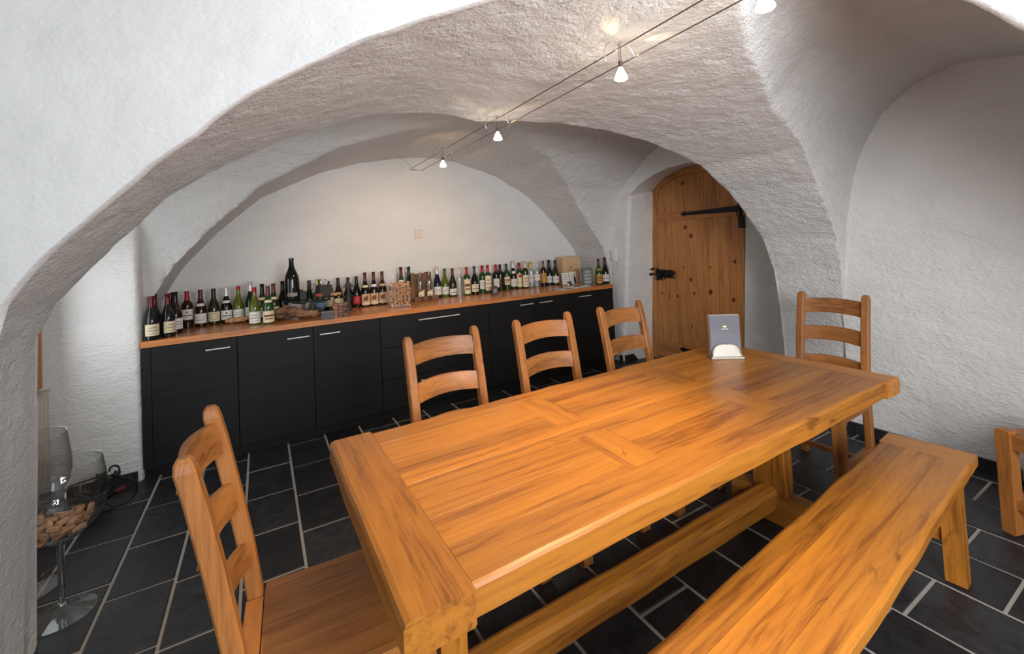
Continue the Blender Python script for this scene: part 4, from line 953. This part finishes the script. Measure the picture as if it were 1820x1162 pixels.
MB().lathe([(0, 0), (.028, 0), (.026, .02), (.016, .06), (.024, .11), (.018, .15), (.012, .17), (.018, .19), (.014, .21), (0, .215)], 14).build('body', IRONM, o, smooth=True)
MB().box(-.04, .04, -.02, .02, .21, .222, .003).box(-.025, .025, -.015, .015, .222, .245, .004).build('hat', IRONM, o)
MB().tube([(.015, 0, .14), (.05, -.01, .12), (.065, -.01, .17)], .006, 6).tube([(-.015, 0, .14), (-.045, -.01, .11), (-.03, -.02, .08)], .006, 6).build('arm', IRONM, o)
q_ = pix(*counterfix(637, 553), z=ZC)
o = empty('wire_stand', (q_.x, q_.y, ZC), 0, 'tiny dark wire stand on curled feet before the red-labelled bottle', 'stand')
m = MB()
for k in range(3):
    a = k*2.1+.4; m.tube([(0, 0, .055), (.004*cos(a), .004*sin(a), .03), (.02*cos(a), .02*sin(a), .006), (.034*cos(a), .034*sin(a), .002), (.038*cos(a), .038*sin(a), .012)], .002, 5)
m.build('stand_legs', IRON, o); MB().lathe([(0, .055), (.012, .056), (.016, .07), (.014, .072), (0, .062)], 10).build('cup', CAP['dred'], o)
q_ = pix(556, 520, y=4.24)
o = empty('wire_ornament', (q_.x, 4.24, ZC), 0, 'thin curled wire ornament rising between the bottles behind the scale', 'ornament')
MB().tube([V((.012*sin(k*.9), 0, .02*k)) for k in range(12)], .002, 5).build('wire_spiral', IRON, o); MB().tube([V((.03*cos(k*.6), 0, .24+.022*sin(k*.6))) for k in range(9)], .002, 5).tube([(0, 0, .22), (.02, 0, .26), (.035, 0, .31)], .0018, 5).build('wire_curl', IRON, o)
MB().lathe([(0, 0), (.025, 0), (.02, .012), (0, .014)], 12).build('foot', IRON, o)
# drinking glass in front of the wine-red bottle
q_ = pix(606, 548, z=ZC)
o = empty('tumbler', (sx+hx+.03, sy+.17, ZC), 0, 'ribbed clear glass tumbler behind the right scale pan', 'glass')
MB().lathe([(0, 0), (.03, 0), (.034, .11), (.032, .11), (.028, .008), (0, .008)], 20).build('glass_wall', GLASS, o, smooth=True)

# ================= FLOOR OBJECTS LEFT =================
def goblet(loc, s, lab, corks=False):
    o = empty('giant_wine_glass', loc, 0, lab, 'glass', 'giant decorative wine glasses by the left pier')
    foot = [(0, 0), (.108, 0), (.110, .004), (.08, .010), (.03, .022), (.012, .04)]
    stem = [(.0105, .05), (.010, .17), (.013, .27)]
    outb = [(.03, .300), (.075, .322), (.118, .362), (.142, .41), (.150, .455), (.149, .50), (.142, .555), (.134, .61)]
    inb = [(r-.003, z+.0015) for r, z in outb[::-1][:-1]]+[(.02, .308), (0, .306)]
    MB().lathe([(r*s, z*s) for r, z in foot]+[(0, .04*s)], 36).build('foot', GLASS, o, smooth=True)
    MB().lathe([(0, .041*s), (.012*s, .041*s)]+[(r*s, z*s) for r, z in stem]+[(.0135*s, .285*s), (0, .285*s)], 20).build('stem', GLASS_SOLID, o, smooth=True)
    MB().lathe([(0, .286*s), (.0135*s, .286*s)]+[(r*s, z*s) for r, z in outb]+[(.1325*s, .612*s)]+[(r*s, z*s) for r, z in inb], 40).build('bowl', GLASS, o, smooth=True)
    return o
gp = pix(110, 1093, z=0)
goblet((gp.x, gp.y, .001), 1.0, 'giant clear wine glass with corks in its bowl, on the floor beside the left pier', True)
goblet((gp.x-.20, gp.y+.27, .001), 1.10, 'second giant clear wine glass, empty, mostly hidden behind the left pier')
random.seed(31)
lay = [(.335, .055, 5), (.358, .088, 10), (.381, .105, 13)]
for zz, rr, nn in lay:
    for i in range(nn):
        a = 2*pi*i/nn+random.uniform(-.2, .2); r = rr*(.62+.38*(i % 2))*random.uniform(.9, 1)
        putcork(V((gp.x+r*cos(a), gp.y+r*sin(a), zz+random.uniform(-.003, .004))), (pi/2+random.uniform(-.35, .35), random.uniform(-.3, .3), random.uniform(0, 3.14)), 'wine cork lying in the bowl of the giant wine glass', 'corks in the giant wine glass', 1.0)
for i in range(5):
    a = i*1.3; putcork(V((gp.x+.035*cos(a), gp.y+.035*sin(a), .388)), (pi/2, .2, a*1.7), 'wine cork lying in the bowl of the giant wine glass', 'corks in the giant wine glass', 1.0)
# wrought iron bottle rack
rp = V((-.80, 3.60, 0))
ir = empty('iron_bottle_rack', rp, 0, 'black wrought iron wine rack with scrolls and vine leaves on the floor by the pier', 'wine rack')
def arcpts(c, r, a0, a1, n, ax='xz', grow=0): return [V((c[0]+(r+grow*k/n)*cos(a0+(a1-a0)*k/n), c[1], c[2]+(r+grow*k/n)*sin(a0+(a1-a0)*k/n))) for k in range(n+1)]
MB().tube(arcpts((.04, -.06, .085), .08, 0, 2*pi, 28), .0042, 6).build('hoop', IRON, ir, smooth=True)
MB().tube(arcpts((-.14, -.16, .085), .08, 0, 2*pi, 28), .0042, 6).build('hoop', IRON, ir, smooth=True)
MB().tube(arcpts((.0, .0, .20), .035, -.5*pi, 1.1*pi, 14, grow=-.02), .006, 6).build('scroll', IRON, ir, smooth=True)
MB().tube([V((-.24, -.16, .14)), V((-.16, -.10, .20)), V((-.06, -.03, .19)), V((.0, 0, .165)), V((.06, -.01, .13))], .006, 6).build('top_bar', IRON, ir, smooth=True)
MB().tube([V((-.22, -.20, .005)), V((-.1, -.12, .005)), V((.05, -.05, .005))], .005, 6).build('foot_bar', IRON, ir)
MB().tube([V((-.22, -.20, .005)), V((-.25, -.18, .08)), V((-.24, -.16, .14))], .005, 6).build('upright', IRON, ir)
LFM = flat('iron_vine_leaf', srgb(52, 46, 40), .6, .3)
random.seed(14)
for i in range(9):
    c = V((-.22+.03*i, -.15+.016*i, .14+random.uniform(-.06, .05))); a = random.uniform(0, 6.28); r = random.uniform(.028, .045); m = MB()
    vs = [V((r*(1 if k % 2 == 0 else .6)*cos(k*pi/5), .012*noise.noise(V((k, i, 0))), r*(1 if k % 2 == 0 else .6)*sin(k*pi/5))) for k in range(10)]+[V((0, .012, 0)), V((0, -.010, 0))]
    m.add(vs, [(k, (k+1) % 10, 10) for k in range(10)]+[((k+1) % 10, k, 11) for k in range(10)]).build('leaf', LFM, ir, loc=c, rot=(random.uniform(-.5, .5), a, random.uniform(-.5, .5)))
fb = empty('lying_bottle', rp+V((-.12, -.10, .055)), 0, 'dark wine bottle with red cap lying in the iron rack', 'bottle')
Mr = Matrix.Rotation(RD(28), 4, 'Z') @ Matrix.Rotation(RD(82), 4, 'Y') @ Matrix.Translation((0, 0, -.1))
MB().lathe(prof('burg', .30), 20, M=Mr).build('glass_body', G['black'], fb, smooth=True); MB().lathe([(.0155, .262), (.0148, .285), (.0165, .287), (.0165, .299), (0, .301)], 16, M=Mr).build('capsule', CAP['dred'], fb, smooth=True)
MB().lathe([(0, .3012), (.008, .3012), (0, .302)], 12, M=Mr).build('cap_seal', flat('pale_red_seal', srgb(210, 120, 110), .5), fb)

# ================= CABLE LIGHTS =================
ZK = 2.1; xa, xb_ = 1.093, 1.199
tk = empty('cable_track', (1.146, 3.5, ZK), 0, 'pair of thin parallel cables strung under the vault carrying small halogen lamps', 'cable track')
for x in (xa, xb_):
    MB().tube([V((x-1.146, 0, 0)), V((x-1.146, -4.3, 0))], .0022, 6).build('cable', CABLE, tk)
    MB().tube([V((x-1.146, .0, 0)), V((x-1.146, .05, -.002)), V((x-1.146, .075, -.004))], .006, 8, taper=[1, .8, 1.2]).build('tensioner', STEEL, tk)
MB().tube([V((xa-1.146-.01, .085, -.004)), V((xa-1.146, .11, -.004)), V((xb_-1.146, .11, -.004)), V((xb_-1.146+.01, .085, -.004))], .003, 6).build('end_loop', STEEL, tk)
ez = min(2.36, ceil2(1.146, 4.2))
MB().tube([V((0, .11, -.004)), V((0, .75, ceil2(1.146, 4.25)-ZK+.01))], .0012, 5).build('anchor_wire', CABLE, tk)
BULB = flat('lit_bulb', (1, .9, .75, 1), .3, emit=(1.0, .80, .50, 1), es=14)
GLW = GLASS
lamps = [(1.146, .63, 'halogen cable lamp nearest the camera, cut by the top edge'), (1.146, 1.162, 'second halogen cable lamp, the largest fully visible one'), (1.146, 2.13, 'third halogen cable lamp, hanging before the inner arch'), (1.146, 2.98, 'farthest small halogen cable lamp, near the end of the cables')]
for i, (x, y, lb) in enumerate(lamps):
    o = empty('halogen_lamp', (x, y, ZK), 0, lb, 'lamp', 'halogen lamps on the cables')
    # wire hoop riding over both cables
    hp_ = []
    for k in range(19):
        a = RD(-25)+RD(230)*k/18; hp_.append(V((.075*cos(a), 0, .0+.06*sin(a)-.002)))
    MB().tube(hp_, .0016, 6).build('wire_hoop', STEEL, o, smooth=True)
    MB().tube([V((-.004, 0, .055)), V((-.005, 0, -.02))], .0014, 6).tube([V((.004, 0, .055)), V((.005, 0, -.02))], .0014, 6).build('lamp_wire', CABLE, o)
    MB().lathe([(0, -.018), (.0085, -.018), (.0085, -.040), (0, -.040)], 14).build('socket', CABLE, o)
    rf = MB().lathe([(.007, -.040), (.010, -.048), (.016, -.060), (.023, -.076), (.0245, -.082)], 24).lathe([(.0245, -.082), (.020, -.086), (0, -.088)], 24).build('bulb', BULB, o, smooth=True)
    l = bpy.data.lights.new('lamp_beam', 'SPOT'); l.energy = [34, 62, 24, 30][i]; l.color = (1.0, .70, .42); l.spot_size = RD([90, 78, 95, 100][i]); l.spot_blend = .8; l.shadow_soft_size = .02
    lo_ = bpy.data.objects.new('lamp_beam', l); C.objects.link(lo_); lo_.parent = o; lo_.location = (0, 0, -.10)
    tgt = [V((.95, .9, .76)), V((.85, 1.30, .76)), V((1.5, 2.6, 0)), V((1.25, 4.45, 1.15))][i]-V((x, y, ZK-.1))
    lo_.rotation_euler = tgt.to_track_quat('-Z', 'Y').to_euler()
    g = bpy.data.lights.new('lamp_glow', 'POINT'); g.energy = [1.9, 1.3, 1.0, 1.0][i]; g.color = (1, .86, .74); g.shadow_soft_size = .03
    go = bpy.data.objects.new('lamp_glow', g); C.objects.link(go); go.parent = o; go.location = (0, -.0, -.105)
    # light leaking back through the reflector on to the vault
    for u, v in {1: [(1083, 44), (1170, 66)], 2: [(842, 188), (938, 190)], 3: [(773, 253), (824, 251)]}.get(i, []):
        d_ = ray(u, v); t_ = .6
        while t_ < 6:
            tp = V((0, 0, EYE))+t_*d_
            if tp.z > (ceil1(tp.x, tp.y) if tp.y < rimY(tp.x) else ceil2(tp.x, tp.y)): break
            t_ += .01
        src = V((x, y, ZK-.03)); dd = tp-src
        lb_ = bpy.data.lights.new('reflector_leak', 'SPOT'); lb_.energy = {1: 1.7, 2: .8, 3: 6}[i]; lb_.color = (1, .62, .28); lb_.spot_size = RD(34); lb_.spot_blend = 1; lb_.shadow_soft_size = .004
        ob = bpy.data.objects.new('reflector_leak', lb_); C.objects.link(ob); ob.parent = o; ob.location = dd.normalized()*.035+V((0, 0, -.03)); ob.rotation_euler = dd.to_track_quat('-Z', 'Y').to_euler()
